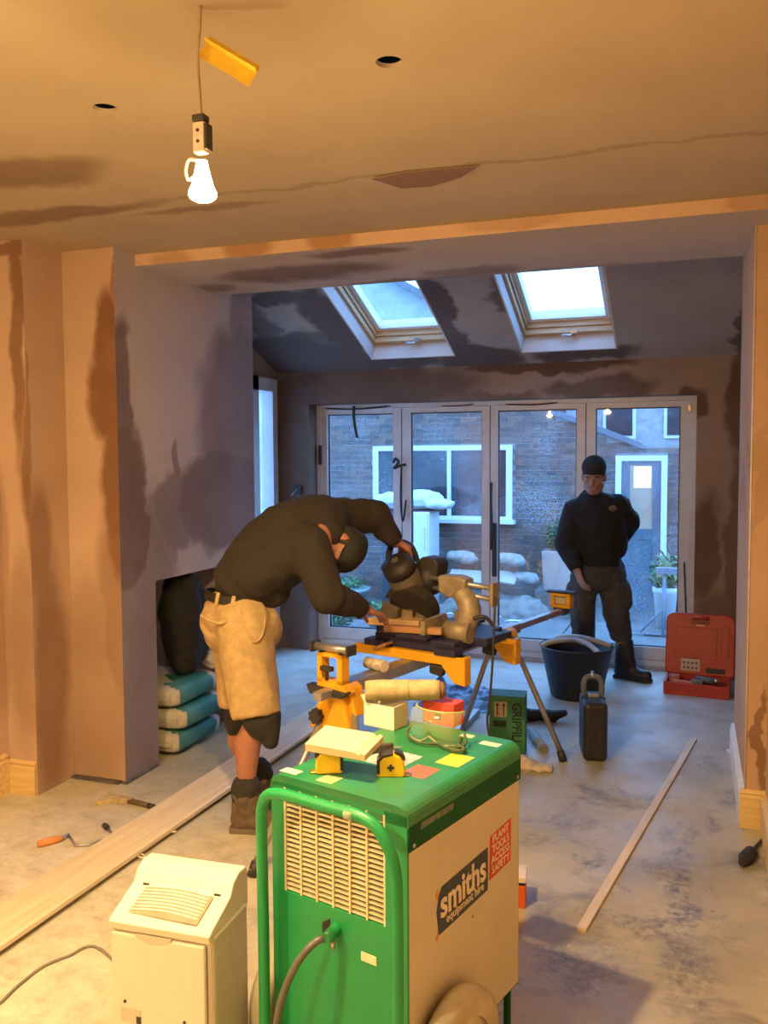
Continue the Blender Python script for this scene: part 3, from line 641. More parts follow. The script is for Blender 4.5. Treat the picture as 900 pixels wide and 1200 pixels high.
# white appliance with sheet-covered heap on top
gp = lambda x, y, z=GL: atz(x, y, z)
fc = aty(495, 690, 11.2); fc.z = GL; fz = aty(487, 600, fc.y).z
fr0 = empty('white_cabinet', (fc.x, fc.y, GL), label='white cabinet standing in the yard below the outbuilding window', cat='cabinet')
x0_, x1_ = aty(467, 640, fc.y).x, aty(503, 640, fc.y).x
wapp = mat('appliance_white', (.60, .63, .63), .4, var=.04)
adopt(MB().box((x0_, fc.y, GL), (x1_, fc.y+.5, fz), bevel=.012).build('body', wapp), fr0)
adopt(MB().box((x0_+.02, fc.y-.02, GL+.08), (x1_-.02, fc.y, fz-.02), bevel=.006).build('door', wapp), fr0)
cx = (x0_+x1_)/2
adopt(MB().box((x1_-.08, fc.y-.045, fz-.5), (x1_-.06, fc.y-.02, fz-.2)).build('handle', wapp), fr0)
lx = aty(446, 620, fc.y).x
dbn = empty('covered_bench', ((lx+x0_)/2, fc.y+.25, GL), label='dark covered bench beside the white cabinet in the yard', cat='bench')
adopt(MB().box((lx, fc.y+.04, GL), (x0_-.02, fc.y+.5, fz-.06), bevel=.01).build('bench_body', mat('bench_dark', (.035, .04, .055), .7, var=.3)), dbn)
adopt(MB().box((lx-.02, fc.y+.02, fz-.06), (x0_-.015, fc.y+.52, fz-.005), bevel=.006).build('bench_top', mat('bench_top_dark', (.06, .05, .06), .6)), dbn)
bagc = V((lx+x1_)/2, fc.y+.27, fz+.035)
tag(organic('dust_sheet', [('b', bagc+V(-.22, 0, .10), (.30, .22, .11)), ('b', bagc+V(.12, 0, .12), (.34, .23, .125)), ('b', bagc+V(-.44, -.04, .065), (.16, .2, .06)), ('b', bagc+V(.40, -.02, .06), (.22, .2, .065))], mat('sheet_white', (.55, .61, .62), .8, var=.12, scale=10), None, voxel=.022, smooth=3, wrinkle=.03, wscale=6, stretch=(1, 1, 2.2)), 'crumpled white dust sheet heaped on the white cabinet and bench', 'dust sheet')
tag(MB().box((bagc.x-.40, bagc.y-.24, fz+.001), (bagc.x+.46, bagc.y+.1, fz+.012), bevel=.003).build('maroon_blanket', mat('maroon_cloth', (.16, .06, .07), .9)), 'maroon blanket edge under the white dust sheet', 'blanket')
# rubble heap with boards and sacks
hp = atz(556, 722, GL)
rub = mat('rubble_grey', (.20, .185, .165), .9, var=.4, scale=9, bump=.4)
stone_m = [(rub, 'grey'), (mat('rubble_pale', (.46, .45, .42), .9, var=.2, scale=9), 'pale'), (mat('rubble_brick', (.25, .15, .12), .9, var=.3, scale=9), 'brick-red')]
ho = organic('rubble_heap', [('b', hp+V(.02, .3, .0), (.58, .36, .27)), ('b', hp+V(.4, .25, .0), (.55, .33, .24)), ('b', hp+V(.62, .18, .0), (.28, .28, .26))], rub, None, voxel=.05, smooth=3, wrinkle=.04, wscale=6)
tag(ho, 'heap of earth and rubble below the outbuilding window', 'rubble', kind='stuff')
for i in range(16):
    x = -.7+i*.105; s = random.uniform(.04, .055); yy = (-.06, -.24)[i % 2]
    q = MB().ball((0, 0, 0), (s*1.3, s, s*.7), n=4, smooth=False); m_, cn = stone_m[i % 3]
    o = q.build('stone', m_); o.location = (hp.x+x, hp.y+yy-.12, GL+s*.62); o.rotation_euler = (random.uniform(-.3, .3), random.uniform(-.3, .3), random.uniform(0, 6))
    tag(o, cn+' broken stone at the foot of the rubble heap in the yard', 'stone', cn+' stones by the rubble heap')
for (x, y, l, w, rz, ry, tx) in ((550, 675, .55, .26, .1, .10, 'long white board lying on the rubble heap beside the white cabinet'), (590, 676, .36, .26, .25, .16, 'short white board propped on the rubble heap beside the pale sacks')):
    p = aty(x, y, hp.y+.15); o = MB().prism([(-l/2, -w/2), (l*.4, -w/2), (l/2, w*.3), (l*.2, w/2), (-l*.45, w*.35)], -.012, .012, axis='Z').build('white_board', mat('board_offwhite', (.36, .35, .32), .8, var=.15)); o.location = p; o.rotation_euler = (.5, ry, rz)
    tag(o, tx, 'board')
for (x, y, r, tx) in ((541, 652, .13, 'bulky pale sack slumped on top of the rubble heap'), (597, 655, .13, 'round pale sack on the rubble heap towards the shrub planter'), (615, 676, .11, 'small crumpled pale sack at the edge of the rubble heap')):
    p = aty(x, y, hp.y+.28)
    tag(origin_to(organic('rubble_sack', [('b', p, (r*1.5, r, r*.5)), ('b', p+V(r*.7, -.02, -r*.25), (r, r*.8, r*.45)), ('b', p+V(-r*.8, .0, r*.12), (r*.7, r*.7, r*.4))], mat('sack_pale', (.27, .26, .23), .85, var=.3), None, voxel=.025, smooth=3, wrinkle=.025, wscale=8), p), tx, 'sack')
# pot plants and a trestle
leafm = mat('leaf_green', (.04, .085, .035), .5, var=.5, scale=12)
leafm2 = mat('leaf_light', (.08, .17, .06), .5, var=.4, scale=12)
def plant(name, label, base, pot_r, pot_h, fol, n, lm, pm, sq=False, spread=1.0):
    r = empty(name, tuple(base), label=label, cat='plant')
    if sq: MB().prism([(-pot_r*.85, 0), (pot_r*.85, 0), (pot_r, pot_h), (-pot_r, pot_h)], -pot_r*.9, pot_r*.9, bevel=.01).build('pot', pm, r)
    else: MB().lathe([(0, 0), (pot_r*.7, 0), (pot_r, pot_h*.85), (pot_r*1.08, pot_h*.87), (pot_r*1.08, pot_h), (pot_r*.92, pot_h), (pot_r*.85, pot_h*.8), (0, pot_h*.8)], n=24).build('pot', pm, r)
    q = MB()
    for i in range(n):
        d = V(random.gauss(0, 1), random.gauss(0, 1), random.gauss(0, 1)).normalized(); k = random.random()**.4
        c = V(d.x*fol[0]*k, d.y*fol[0]*k, pot_h+fol[1]*.8+d.z*fol[1]*k); s = .035*spread
        a = V(random.gauss(0, 1), random.gauss(0, 1), random.gauss(0, .6)).normalized()*s; b = a.cross(d+V(.01, .02, .03)).normalized()*s*.45
        q.add([c-a, c+b, c+a, c-b], [[0, 1, 2, 3]])
    q.tube([(0, 0, pot_h*.7), (0, 0, pot_h+fol[1])], .012, n=6)
    fo = q.build('foliage', lm, r); fo['kind'] = 'stuff'; return r
tp = mat('pale_planter', (.33, .27, .24), .7, var=.1); gp_ = mat('grey_pot', (.3, .36, .36), .6)
pb = aty(656, 690, 11.85)
tag(MB().box((pb.x-.3, 11.62, GL), (pb.x+.3, 12.1, pb.z), bevel=.01).build('stone_plinth', mat('plinth_stone', (.14, .13, .12), .9, var=.3, scale=8)), 'low stone plinth carrying the shrub planter', 'plinth')
plant('shrub_in_planter', 'dark round shrub in a pale square planter against the brick wall', pb, .22, .52, (.20, .24), 900, leafm, tp, sq=True)
pb = gp(407, 712); plant('potted_plant', 'low leafy plant in a wide grey bowl behind the bending man', pb, .30, .28, (.26, .08), 350, leafm2, gp_)
pb = atz(444, 738, GZ); plant('potted_herb', 'small bright green plant pot on the patio slabs', pb, .13, .14, (.2, .09), 300, leafm2, gp_)
pb = atz(396, 746, GZ); plant('potted_grass', 'second small green plant pot beside the doors', pb, .12, .12, (.2, .10), 300, leafm2, gp_)
pb = gp(778, 742, GZ); plant('leafy_pot', 'light green leafy plant standing beside the trestle', V(pb.x, pb.y+.35, GZ), .12, .42, (.2, .2), 160, leafm2, wapp, spread=1.6)
t0 = atz(780, 742, GZ); tm = mat('trestle_blue', (.16, .2, .26), .5)
tr_ = empty('trestle', (t0.x, t0.y, GZ), label='blue-grey metal trestle standing on the patio near the blue-grey door', cat='trestle')
for dx in (-.02, .32):
    for p1 in ((dx, -.2, 0), (dx, .22, 0)): MB().cyl(p1, (dx, .02, .62), .016, n=8).build('leg', tm, tr_)
MB().box((-.1, -.02, .60), (.6, .06, .66)).build('rail', tm, tr_)
MB().tube([(-.24, -.1, .02), (-.02, -.05, .26)], .014, n=6).build('brace', tm, tr_)
MB().tube([(-.2, -.18, .015), (.3, -.18, .015)], .014, n=6).build('foot_bar', tm, tr_)
for i, (x, y, tx) in enumerate(((608, 728, 'torn white wrapper on the patio below the saw stand arm'), (640, 724, 'pale scrap of wrapper on the patio beside the standing man'))):
    o = MB().prism([(-.14, -.05), (.02, -.02), (.12, -.06), (.16, 0), (.03, .04), (-.1, .06)], 0, .006, axis='Z').build('scrap_wrapper', wapp); o.location = atz(x, y, GZ+.008); o.rotation_euler = (0, 0, i*1.7); tag(o, tx, 'wrapper')
#@@INDOOR
# ------------------------------------------------------------------ big green building dryer
DA = R_(-15.8); DO = V(-1.011, 1.999, 0); DW, DD, DH = .42, .575, .845
green = mat('machine_green', (.012, .30, .095), .38, var=.08, scale=10, dirt=(.06, .30, .14), dirt_amt=.4)
green_top = mat('machine_green_lid', (.02, .21, .075), .42, var=.15, scale=14, dirt=(.07, .20, .10), dirt_amt=.6)
green_dk = mat('machine_green_band', (.006, .085, .032), .55, var=.15, scale=10, spec=.15)
creamp = mat('machine_cream', (.56, .545, .42), .45, var=.05, scale=6, dirt=(.5, .42, .27), dirt_amt=.35)
dm = empty('building_dryer', tuple(DO), DA, label='green and cream wheeled building dryer with a tubular push handle and tools on its lid', cat='dehumidifier')
BZ = .135
MB().box((.004, .12, BZ), (DW-.004, DD-.004, DH-.03)).build('body_core', mat('machine_dark', (.02, .03, .025), .7), dm)
# front panel with a window for the grille
gx0, gx1, gz0_, gz1_ = .045, .355, .545, .815
q = MB().box((0, 0, BZ), (gx0, .03, DH-.02)).box((gx1, 0, BZ), (DW, .03, DH-.02)).box((gx0, 0, BZ), (gx1, .03, gz0_)).box((gx0, 0, gz1_), (gx1, .03, DH-.02))
fp = q.build('front_panel', green, dm)
MB().box((gx0-.02, .100, gz0_-.02), (gx1+.02, .110, gz1_+.01)).build('grille_backing', mat('coil_dark', (.045, .034, .018), .6, var=.6, scale=30), dm)
slm_ = mat('slat_cream', (.66, .62, .42), .45)
n = 21; first = None
for i in range(n):
    z = gz0_+(i+.5)*(gz1_-gz0_)/n
    if first is None: first = o = MB().box((gx0, .002, -.0026), (gx1, .010, .0026)).build('grille_slat', slm_, dm)
    else: o = first.copy(); COL.objects.link(o)
    o.location = (0, 0, z)
first = None
for i in range(7):
    x = gx0+i*(gx1-gx0)/6
    if first is None: first = o = MB().box((-.0028, .000, gz0_), (.0028, .0125, gz1_)).build('grille_bar', slm_, dm)
    else: o = first.copy(); COL.objects.link(o)
    o.location = (x, -.0008, 0)
for x in (DW-.006, 0): 
    MB().box((x, .004, BZ+.01), (x+.008, DD-.005, DH-.10)).build('side_panel', creamp, dm)
MB().box((0, DD-.006, BZ), (DW, DD, DH-.02)).build('back_panel', green, dm)
# pressed steel lid: rounded along its long edges, deep sides
q = MB(); rr = .035; out = [(-.004, DH-.012-rr)]
for k in range(7): t = math.pi-math.pi/2*k/6; out.append((rr-.004+rr*math.cos(t), DH-rr+rr*math.sin(t)))
for k in range(7): t = math.pi/2-math.pi/2*k/6; out.append((DW+.004-rr+rr*math.cos(t), DH-rr+rr*math.sin(t)))
out.append((DW+.004, DH-.012-rr))
q.prism(out, .0, DD+.002, axis='Y'); ld = q.build('lid', green_top, dm)
MB().box((DW+.001, .001, DH-.105), (DW+.0045, DD+.001, DH-.045)).build('lid_side', green_dk, dm)
MB().box((-.0045, .001, DH-.105), (-.001, DD+.001, DH-.045)).build('lid_side', green_dk, dm)
for y in (.02, DD-.02): MB().cyl((DW+.004, y, DH-.093), (DW+.007, y, DH-.093), .005, n=10).build('rivet', steel, dm)
MB().box((DW+.0045, .05, DH-.066), (DW+.0052, .2, DH-.05)).build('maker_plate', mat('plate_green', (.12, .18, .13), .6, var=.4, scale=60), dm)
# push handle
hp_ = [(.012, -.05, .10), (.012, -.05, .45), (.012, -.052, .70), (.018, -.055, .775), (.045, -.06, .815), (.10, -.06, .826), (.21, -.06, .826), (.33, -.06, .826), (.385, -.058, .80), (.42, -.054, .73), (.425, -.05, .62), (.425, -.05, .40), (.425, -.05, .10)]
hh = MB().tube(smooth_path(hp_, 5), .0145, n=14).build('push_handle', green, dm)
for x in (.012, .425): MB().cyl((x, -.05, .15), (min(max(x, .02), DW-.01), .004, .15), .01, n=10).build('handle_bracket', green, dm)
MB().cyl((.29, -.06, .826), (.315, -.06, .826), .0155, n=14).build('wear_band', mat('worn_green', (.3, .42, .3), .4), dm)
# drain fitting and hose
MB().prism([(.165, .497), (.19, .515), (.19, .465), (.165, .447)], -.001, .002).build('drain_slot', black, dm)
MB().cyl((.21, .004, .495), (.21, -.045, .49), .016, .014, n=14).build('drain_elbow', green, dm)
MB().cyl((.213, -.02, .475), (.213, -.02, .455), .006, n=10).build('clip_screw', steel, dm)
MB().tube(smooth_path([(.205, -.035, .49), (.185, -.07, .475), (.155, -.10, .42), (.125, -.12, .32), (.11, -.13, .18), (.10, -.16, .03), (.06, -.30, .016)]), .0095, n=10).build('drain_hose', mat('hose_grey', (.11, .115, .10), .4), dm)
MB().box((.285, -.0012, .44), (.33, .0005, .462)).build('rating_label', mat('label_cream', (.72, .70, .52), .5), dm)
MB().box((.30, -.0012, .155), (.36, .0005, .163)).build('base_label', mat('label_yellow', (.7, .68, .2), .5), dm)
# stickers on the lid
for (x, y, w_, h_, m_) in ((.01, .02, .055, .03, mat('sticker_white', (.7, .66, .55), .5)), (.13, .02, .05, .05, mat('sticker_pale', (.30, .42, .22), .5)), (.14, .20, .12, .12, mat('sticker_print', (.45, .52, .55), .5, var=.5, scale=45)), (.28, .18, .07, .08, mat('sticker_red', (.62, .14, .10), .5)), (.31, .30, .07, .09, mat('sticker_yellow', (.66, .58, .05), .5)), (.33, .50, .06, .03, mat('sticker_white', (.7, .66, .55), .5)), (.25, .53, .04, .025, mat('sticker_white', (.7, .66, .55), .5))):
    MB().box((x, y, DH-.0008), (x+w_, y+h_, DH+.0006)).build('sticker', m_, dm)
# hire-company panel on the cream side
navy = mat('print_navy', (.03, .05, .075), .5, var=.2); redp = mat('print_red', (.55, .06, .045), .5); whp = mat('print_white', (.72, .66, .54), .5); orp = mat('print_orange', (.7, .25, .05), .5); brp = mat('print_brown', (.25, .1, .05), .5)
XS = DW+.0022
def side(poly, m_, name, d=.0006): return MB().prism(poly, XS, XS+d, axis='X').build(name, m_, dm)
ly, lz_ = .135, .512
side([(ly, .482), (ly+.25*1, .482+.012), (ly+.25, .60+.012), (ly+.012, .60), (ly, .585), (ly-.012, .545)], navy, 'sign_panel')
side([(ly+.258, .515), (ly+.385, .525), (ly+.385, .645), (ly+.262, .635)], redp, 'sign_red_panel')
side([(ly-.016, .588), (ly-.004, .604), (ly-.004, .57)], orp, 'sign_corner'); side([(ly-.016, .478), (ly-.004, .47), (ly-.004, .50)], orp, 'sign_corner')
side([(ly, .524), (ly+.23, .534), (ly+.23, .538), (ly, .528)], brp, 'sign_stripe', .0009)
TM = lambda y, z: frame_M((XS+.0012, y, z), (0, 1, .04), (0, -.04, 1), (1, 0, 0))
text_mesh('sign_lettering', 'smiths', .098, whp, dm, TM(ly+.122, .556), sx=.92, bold=.0022)
text_mesh('sign_lettering', 'equipment hire', .032, whp, dm, TM(ly+.13, .512), sx=.98, bold=.0003)
for i, wd in enumerate(('PLANT', 'TOOLS', 'ACCESS', 'SAFETY')): text_mesh('sign_lettering', wd, .030, whp, dm, TM(ly+.322, .624-i*.0285), sx=1.02, bold=.0005)
side([(.30, .452), (.306, .452), (.306, .46), (.30, .46)], brp, 'scuff_mark')
# wheels, axle, rear feet
tyre = mat('dusty_tyre', (.44, .41, .31), .75, var=.2, scale=12); hubm = mat('wheel_hub', (.55, .50, .34), .5)
for sx, x in ((1, DW+.048), (-1, -.052)):
    Mw = Matrix.Translation((x, .15, .175)) @ Matrix.Rotation(math.pi/2, 4, 'Y')
    wh = MB().lathe([(.108, -.028), (.150, -.034), (.169, -.024), (.175, 0), (.169, .024), (.150, .034), (.108, .028)], n=40, M=Mw).build('wheel', tyre, dm)
    MB().lathe([(.02, -.032), (.03, -.032), (.035, -.012), (.10, -.014), (.110, -.026), (.110, .026), (.10, .014), (.035, .012), (.03, .032), (.02, .032)], n=40, M=Mw).build('hub', hubm, wh)
MB().cyl((-.09, .15, .175), (DW+.09, .15, .175), .01, n=10).build('axle', steel, dm)
for x in (.02, DW-.02): MB().cyl((x, DD-.03, 0), (x, DD-.03, BZ+.01), .011, n=10).build('rear_foot', green_dk, dm)

# ------------------------------------------------------------------ things on the dryer lid
TZ = DH
def onlid(x, y, z=TZ): return atz(x, y, z)
pinec = wood_mat('pine_offcut', (.66, .50, .30), (.78, .63, .42), 0)
# two tape measures
yel = mat('tape_yellow', (.78, .52, .02), .35, var=.06); blk = mat('tape_black', (.025, .022, .02), .5, var=.2)
def tape(loc, rz, label, tilt=0):
    r = empty('tape_measure', tuple(loc), rz, label=label, cat='tape measure')
    o = [(-.034, .0), (.034, 0), (.036, .012), (.034, .035), (.024, .052), (.004, .060), (-.018, .058), (-.034, .045)]
    bd = MB().prism(o, -.019, .019, bevel=.004).build('case', yel, r)
    MB().prism([(-.0355, .008), (-.0355, .042), (-.022, .058), (.006, .063), (.006, .056), (-.018, .05), (-.027, .040), (-.027, .008)], -.0205, .0205, bevel=.002).build('rubber_grip', blk, r)
    MB().prism([(.008, .0605), (.026, .054), (.035, .04), (.038, .042), (.03, .058), (.012, .066)], -.014, .014, bevel=.002).build('lock_slide', blk, r)
    MB().box((.034, -.011, .001), (.05, .011, .0035)).build('blade_tip', mat('tape_blade', (.7, .6, .2), .4), r)
    MB().box((.048, -.012, -.001), (.050, .012, .010)).build('hook', steel, r)
    dsc = MB().prism([(-.003, .016), (.003, .016), (.003, .022), (.009, .022), (.009, .028), (.003, .028), (.003, .034), (-.003, .034), (-.003, .028), (-.009, .028), (-.009, .022), (-.003, .022)], -.0205, -.0185).build('side_mark', blk, r)
    return r
p = onlid(458, 908); tape((p.x, p.y, TZ), R_(18), 'yellow tape measure with a black cross mark beside the red sticker')
p = onlid(388, 905); t2 = tape((p.x-.005, p.y, TZ+.001), R_(205), 'yellow tape measure lying under the pine offcut')
kn = empty('utility_knife', tuple(onlid(432, 882, TZ)), R_(30), label='dark utility knife tucked under the pine offcut', cat='knife')
MB().prism([(-.07, -.012), (.05, -.014), (.07, -.004), (.07, .008), (.02, .014), (-.07, .011)], 0, .022, axis='Z', bevel=.004).build('handle', mat('knife_dark', (.05, .035, .025), .5), kn)
MB().prism([(.07, -.003), (.095, -.001), (.085, .007), (.07, .007)], .009, .011, axis='Z').build('blade', steel, kn)
MB().box((-.02, -.006, .0221), (.01, .006, .026)).build('slider', mat('knife_orange', (.6, .2, .04), .5), kn)
# pine offcut with a moulded edge, tilted on the tapes
q = MB(); prof = [(-.085, 0), (.085, 0), (.085, .016), (.075, .019), (.066, .013), (.060, .018), (.048, .02), (-.085, .02)]
q.prism(prof, -.055, .055)
wo_ = q.build('pine_offcut', pinec); p = atz(404, 866, TZ+.085)
wo_.location = (p.x, p.y, TZ+.066); wo_.rotation_euler = (R_(9), R_(1), DA+R_(10)); tag(wo_, 'square pine offcut with a moulded edge resting on the tape measures', 'offcut')
# clear goggles
gg = empty('safety_goggles', tuple(onlid(503, 872, TZ+.004)), DA+R_(2), label='clear plastic safety goggles with a rumpled strap', cat='goggles')
m, t, b = nt('goggle_plastic'); b.inputs['Base Color'].default_value = (.50, .60, .30, 1); b.inputs['Transmission Weight'].default_value = 0; b.inputs['Alpha'].default_value = .42; b.inputs['Roughness'].default_value = .15
n_ = t.nodes.new('ShaderNodeTexNoise'); n_.inputs['Scale'].default_value = 40; rr_ = t.nodes.new('ShaderNodeMapRange'); link(t, n_.outputs[0], rr_.inputs[0]); rr_.inputs['To Min'].default_value = .14; rr_.inputs['To Max'].default_value = .32; link(t, rr_.outputs[0], b.inputs['Alpha'])
gpl = m
vs = []; fs = []; nn = 16
for i in range(nn+1):
    a = math.pi*(.04+.92*i/nn); x = -.085*math.cos(a); y = .045-.055*math.sin(a)
    nb = .022*math.exp(-((x)/.018)**2)
    vs += [(x, y+.01, .0+nb), (x*1.0, y-.006, .045), (x*.96, y+.004, .082), (x*.93, y+.03, .088)]
for i in range(nn):
    for j in range(3): k = i*4+j; fs.append([k, k+4, k+5, k+1])
MB().add(vs, fs, True).build('lens_shell', gpl, gg)
gfr = mat('goggle_frame', (.30, .34, .16), .35)
MB().tube([vs[i*4] for i in range(nn+1)], .0035, n=6).build('lower_rim', gfr, gg)
MB().tube([vs[i*4+3] for i in range(nn+1)], .0035, n=6).build('upper_rim', gfr, gg)
MB().tube(smooth_path([(.085, .05, .03), (.10, .03, .012), (.09, -.01, .006), (.06, -.02, .006), (.03, .0, .006), (-.01, -.018, .006), (-.05, -.008, .006), (-.085, .02, .012), (-.085, .045, .03)]), .004, n=6).build('strap', mat('strap_green', (.05, .09, .035), .7), gg)
MB().tube(smooth_path([(.08, .04, .02), (.085, .015, .008), (.105, .005, .006), (.115, -.015, .006), (.09, -.025, .006), (.07, -.01, .006)]), .006, n=6).build('strap_buckle', mat('strap_green', (.05, .09, .035), .7), gg)
# white card box, red box, wrapped roll across them
p = onlid(444, 853); bx = empty('white_carton', (p.x, p.y, TZ), DA, label='small white open carton under the wrapped roll', cat='carton')
wcard = mat('white_card', (.74, .71, .62), .6, var=.04)
q = MB(); a, d, h = .055, .075, .07
q.box((-a, 0, 0), (a, .002, h)).box((-a, d-.002, 0), (a, d, h)).box((-a, .002, 0), (-a+.002, d-.002, h)).box((a-.002, .002, 0), (a, d-.002, h)).box((-a, 0, 0), (a, d, .002)); q.build('tray', wcard, bx)
MB().prism([(-a, h), (-a-.012, h+.02), (-a-.010, h+.021), (-a+.002, h)], 0, d).build('flap', wcard, bx)
p2 = onlid(505, 853); rb = empty('red_carton', (p2.x+.012, p2.y+.035, TZ), DA, label='small red carton standing behind the goggles', cat='carton')
redc = mat('red_card', (.72, .07, .045), .5, var=.05)
q = MB().box((-.055, 0, 0), (.055, .06, .068), bevel=.001).build('box', redc, rb)
MB().box((-.056, -.0008, .05), (.056, .0609, .0695)).build('lid', redc, rb); MB().box((-.01, -.0014, .015), (.012, -.0002, .04)).build('print_patch', mat('print_dark', (.08, .03, .03), .5), rb)
ra = P(428, 818, 2.66); rb_ = P(515, 815, 2.66); rz_ = TZ+.07+.036
ra.z = rz_; rb_.z = rz_
rl = empty('wrapped_roll', tuple((ra+rb_)/2), label='buff paper-wrapped roll laid across the two cartons', cat='roll')
ax = (rb_-ra).normalized()
def wl_(t, j=0): return (ra+ax*t)-Vector(rl.location)
LL = (rb_-ra).length; buff = mat('buff_paper', (.40, .32, .17), .7, var=.2, scale=30, bump=.3)
pts = [ra+(rb_-ra)*(i/14)-Vector(rl.location) for i in range(15)]
MB().tube(pts, [.027, .030, .031, .0315, .0315, .031, .0315, .031, .0315, .0305, .0315, .0315, .031, .0305, .029], n=20).build('wrapping', buff, rl)
MB().cyl(pts[-1], pts[-1]+ax*.018, .026, .022, n=18).build('core', mat('roll_core', (.16, .09, .04), .7), rl)
MB().cyl(pts[8], pts[8]+ax*.003, .0322, n=20).build('tape_seam', mat('seam', (.3, .22, .1), .6), rl)

# ------------------------------------------------------------------ small cream dehumidifier
so0 = V(-1.392, 1.835, 0); sd = empty('portable_dehumidifier', tuple(so0), R_(2.3), label='small cream portable dehumidifier with a louvred top standing beside the green dryer', cat='dehumidifier')
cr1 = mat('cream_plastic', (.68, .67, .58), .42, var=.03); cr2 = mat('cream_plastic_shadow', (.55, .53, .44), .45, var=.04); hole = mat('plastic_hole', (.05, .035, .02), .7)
w_, d_, h_ = .292, .20, .475
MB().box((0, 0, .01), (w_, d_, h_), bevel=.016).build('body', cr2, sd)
MB().box((.006, -.012, .02), (w_-.018, .002, h_-.028), bevel=.006).build('front_door', cr1, sd)
MB().prism([(.08+.1*i/12, h_-.030-.014*math.sin(math.pi*i/12)) for i in range(13)]+[(.18, h_-.024), (.08, h_-.024)], -.013, -.006).build('grip_recess', cr2, sd)
q = MB().prism([(-.008, h_-.022), (-.016, h_+.002), (.0, h_+.012), (.10, h_+.05), (.12, h_+.078), (.15, h_+.092), (d_-.01, h_+.09), (d_+.002, h_+.075), (d_+.002, h_-.022)], .002, w_-.002, axis='X', bevel=.004)
q.build('top_cover', cr1, sd)
# louvres follow the slope of the top
vm = mat('vent_shadow', (.30, .27, .19), .6)
MB().add([(.045, .012, h_+.0178), (.245, .012, h_+.0178), (.245, .098, h_+.0505), (.045, .098, h_+.0505)], [[0, 1, 2, 3]]).build('vent_recess', vm, sd)
for i in range(8):
    f = (i+.5)/8; y = .014+f*.078; z = h_+.0205+f*.0297
    pts = [(.05+.19*j/10, y+.008*math.sin(math.pi*j/10), z+.003*math.sin(math.pi*j/10)) for j in range(11)]
    MB().tube(pts, .0034, n=6).build('louvre', cr1, sd)
for x in (.035, .245): MB().box((x, .095, h_+.048), (x+.018, .099, h_+.053)).build('screw_slot', hole, sd)
for x, z in ((.045, .27), (.215, .245)): MB().cyl((x, -.0145, z), (x, -.009, z), .004, n=10).build('screw_hole', hole, sd)
MB().box((.032, -.0135, .215), (.09, -.011, .255), bevel=.001).build('switch_recess', cr2, sd)
MB().box((.078, -.015, .218), (.09, -.011, .236)).build('switch_gap', hole, sd)
MB().cyl((.232, -.0135, .215), (.232, -.011, .215), .015, n=20).build('drain_cap', cr2, sd)
for x in (.03, w_-.03):
    for y in (.03, d_-.03): MB().cyl((x, y, 0), (x, y, .015), .012, n=12).build('foot', hole, sd)
MB().box((w_-.022, .0, .03), (w_-.016, .004, h_-.03)).build('side_seam', cr2, sd)
c0_ = atz(128, 1110, .006); cp = [V(so0.x+.02, so0.y+.18, .05), V(so0.x-.05, so0.y+.30, .01), c0_, atz(90, 1118, .006), atz(60, 1130, .006), atz(30, 1152, .006), atz(0, 1178, .006), atz(-60, 1215, .006), atz(-160, 1235, .006)]
MB().tube(smooth_path([p-so0 for p in cp]), .0045, n=8).build('mains_lead', mat('lead_grey', (.22, .20, .16), .5), sd)
bpy.context.view_layer.update()
sd.children[-1].data.transform(Matrix.Rotation(-R_(2.3), 4, 'Z'))
# ------------------------------------------------------------------ mitre saw stand
SA = -math.atan2(.274, .962); S0 = V(-1.17, 4.11, 0)
stand_y = mat('stand_yellow', (.80, .40, .015), .42, var=.06); alu = mat('aluminium', (.42, .42, .43), .38, metal=.7, var=.1, scale=20); dkp = mat('dark_plastic', (.03, .03, .032), .5, var=.2)
st = empty('saw_stand', tuple(S0), SA, label='yellow and grey folding saw stand carrying the mitre saw', cat='saw stand')
BT = .715
MB().box((-.035, -.80, BT-.055), (.035, .86, BT), bevel=.006).build('beam', alu, st)
MB().box((-.022, .80, BT-.045), (.022, 1.52, BT-.01), bevel=.004).build('extension_arm', alu, st)
MB().box((-.022, -.92, BT-.045), (.022, -.78, BT-.01), bevel=.004).build('extension_arm', alu, st)
for (tx, ty, fx_, fy) in ((.05, .70, .336, .766), (-.05, .70, -.30, .74), (-.05, -.74, -.137, -1.165), (.05, -.74, .32, -1.02)):
    top = V(tx, ty, BT-.05); ft = V(fx_, fy, .02); d = (ft-top)
    lg = MB().cyl(top, ft, .0155, n=14).build('leg', alu, st)
    MB().cyl(ft-d.normalized()*.04, V(ft.x, ft.y, .0), .021, .023, n=14).build('rubber_foot', dkp, lg)
for y in (.70, -.74):
    s_ = 1 if y > 0 else -1
    MB().prism([(-.10, BT-.13), (.10, BT-.13), (.065, BT-.02), (.04, BT-.003), (-.04, BT-.003), (-.065, BT-.02)], y-.045, y+.045, bevel=.008).build('leg_bracket', stand_y, st)
# saw mounting brackets across the beam
for y in (-.24, .26):
    MB().prism([(-.30, BT), (.30, BT), (.30, BT+.045), (-.30, BT+.045)], y-.03, y+.03, bevel=.006).build('mount_bracket', stand_y, st)
    MB().prism([(.255, BT-.075), (.315, BT-.085), (.315, BT+.045), (.20, BT+.045), (.19, BT)], y-.031, y+.031, bevel=.006).build('bracket_hook', stand_y, st)
    MB().prism([(.12, BT-.05), (.185, BT-.06), (.20, BT-.01), (.12, BT-.002)], y-.02, y+.02, bevel=.008).build('release_lever', dkp, st)
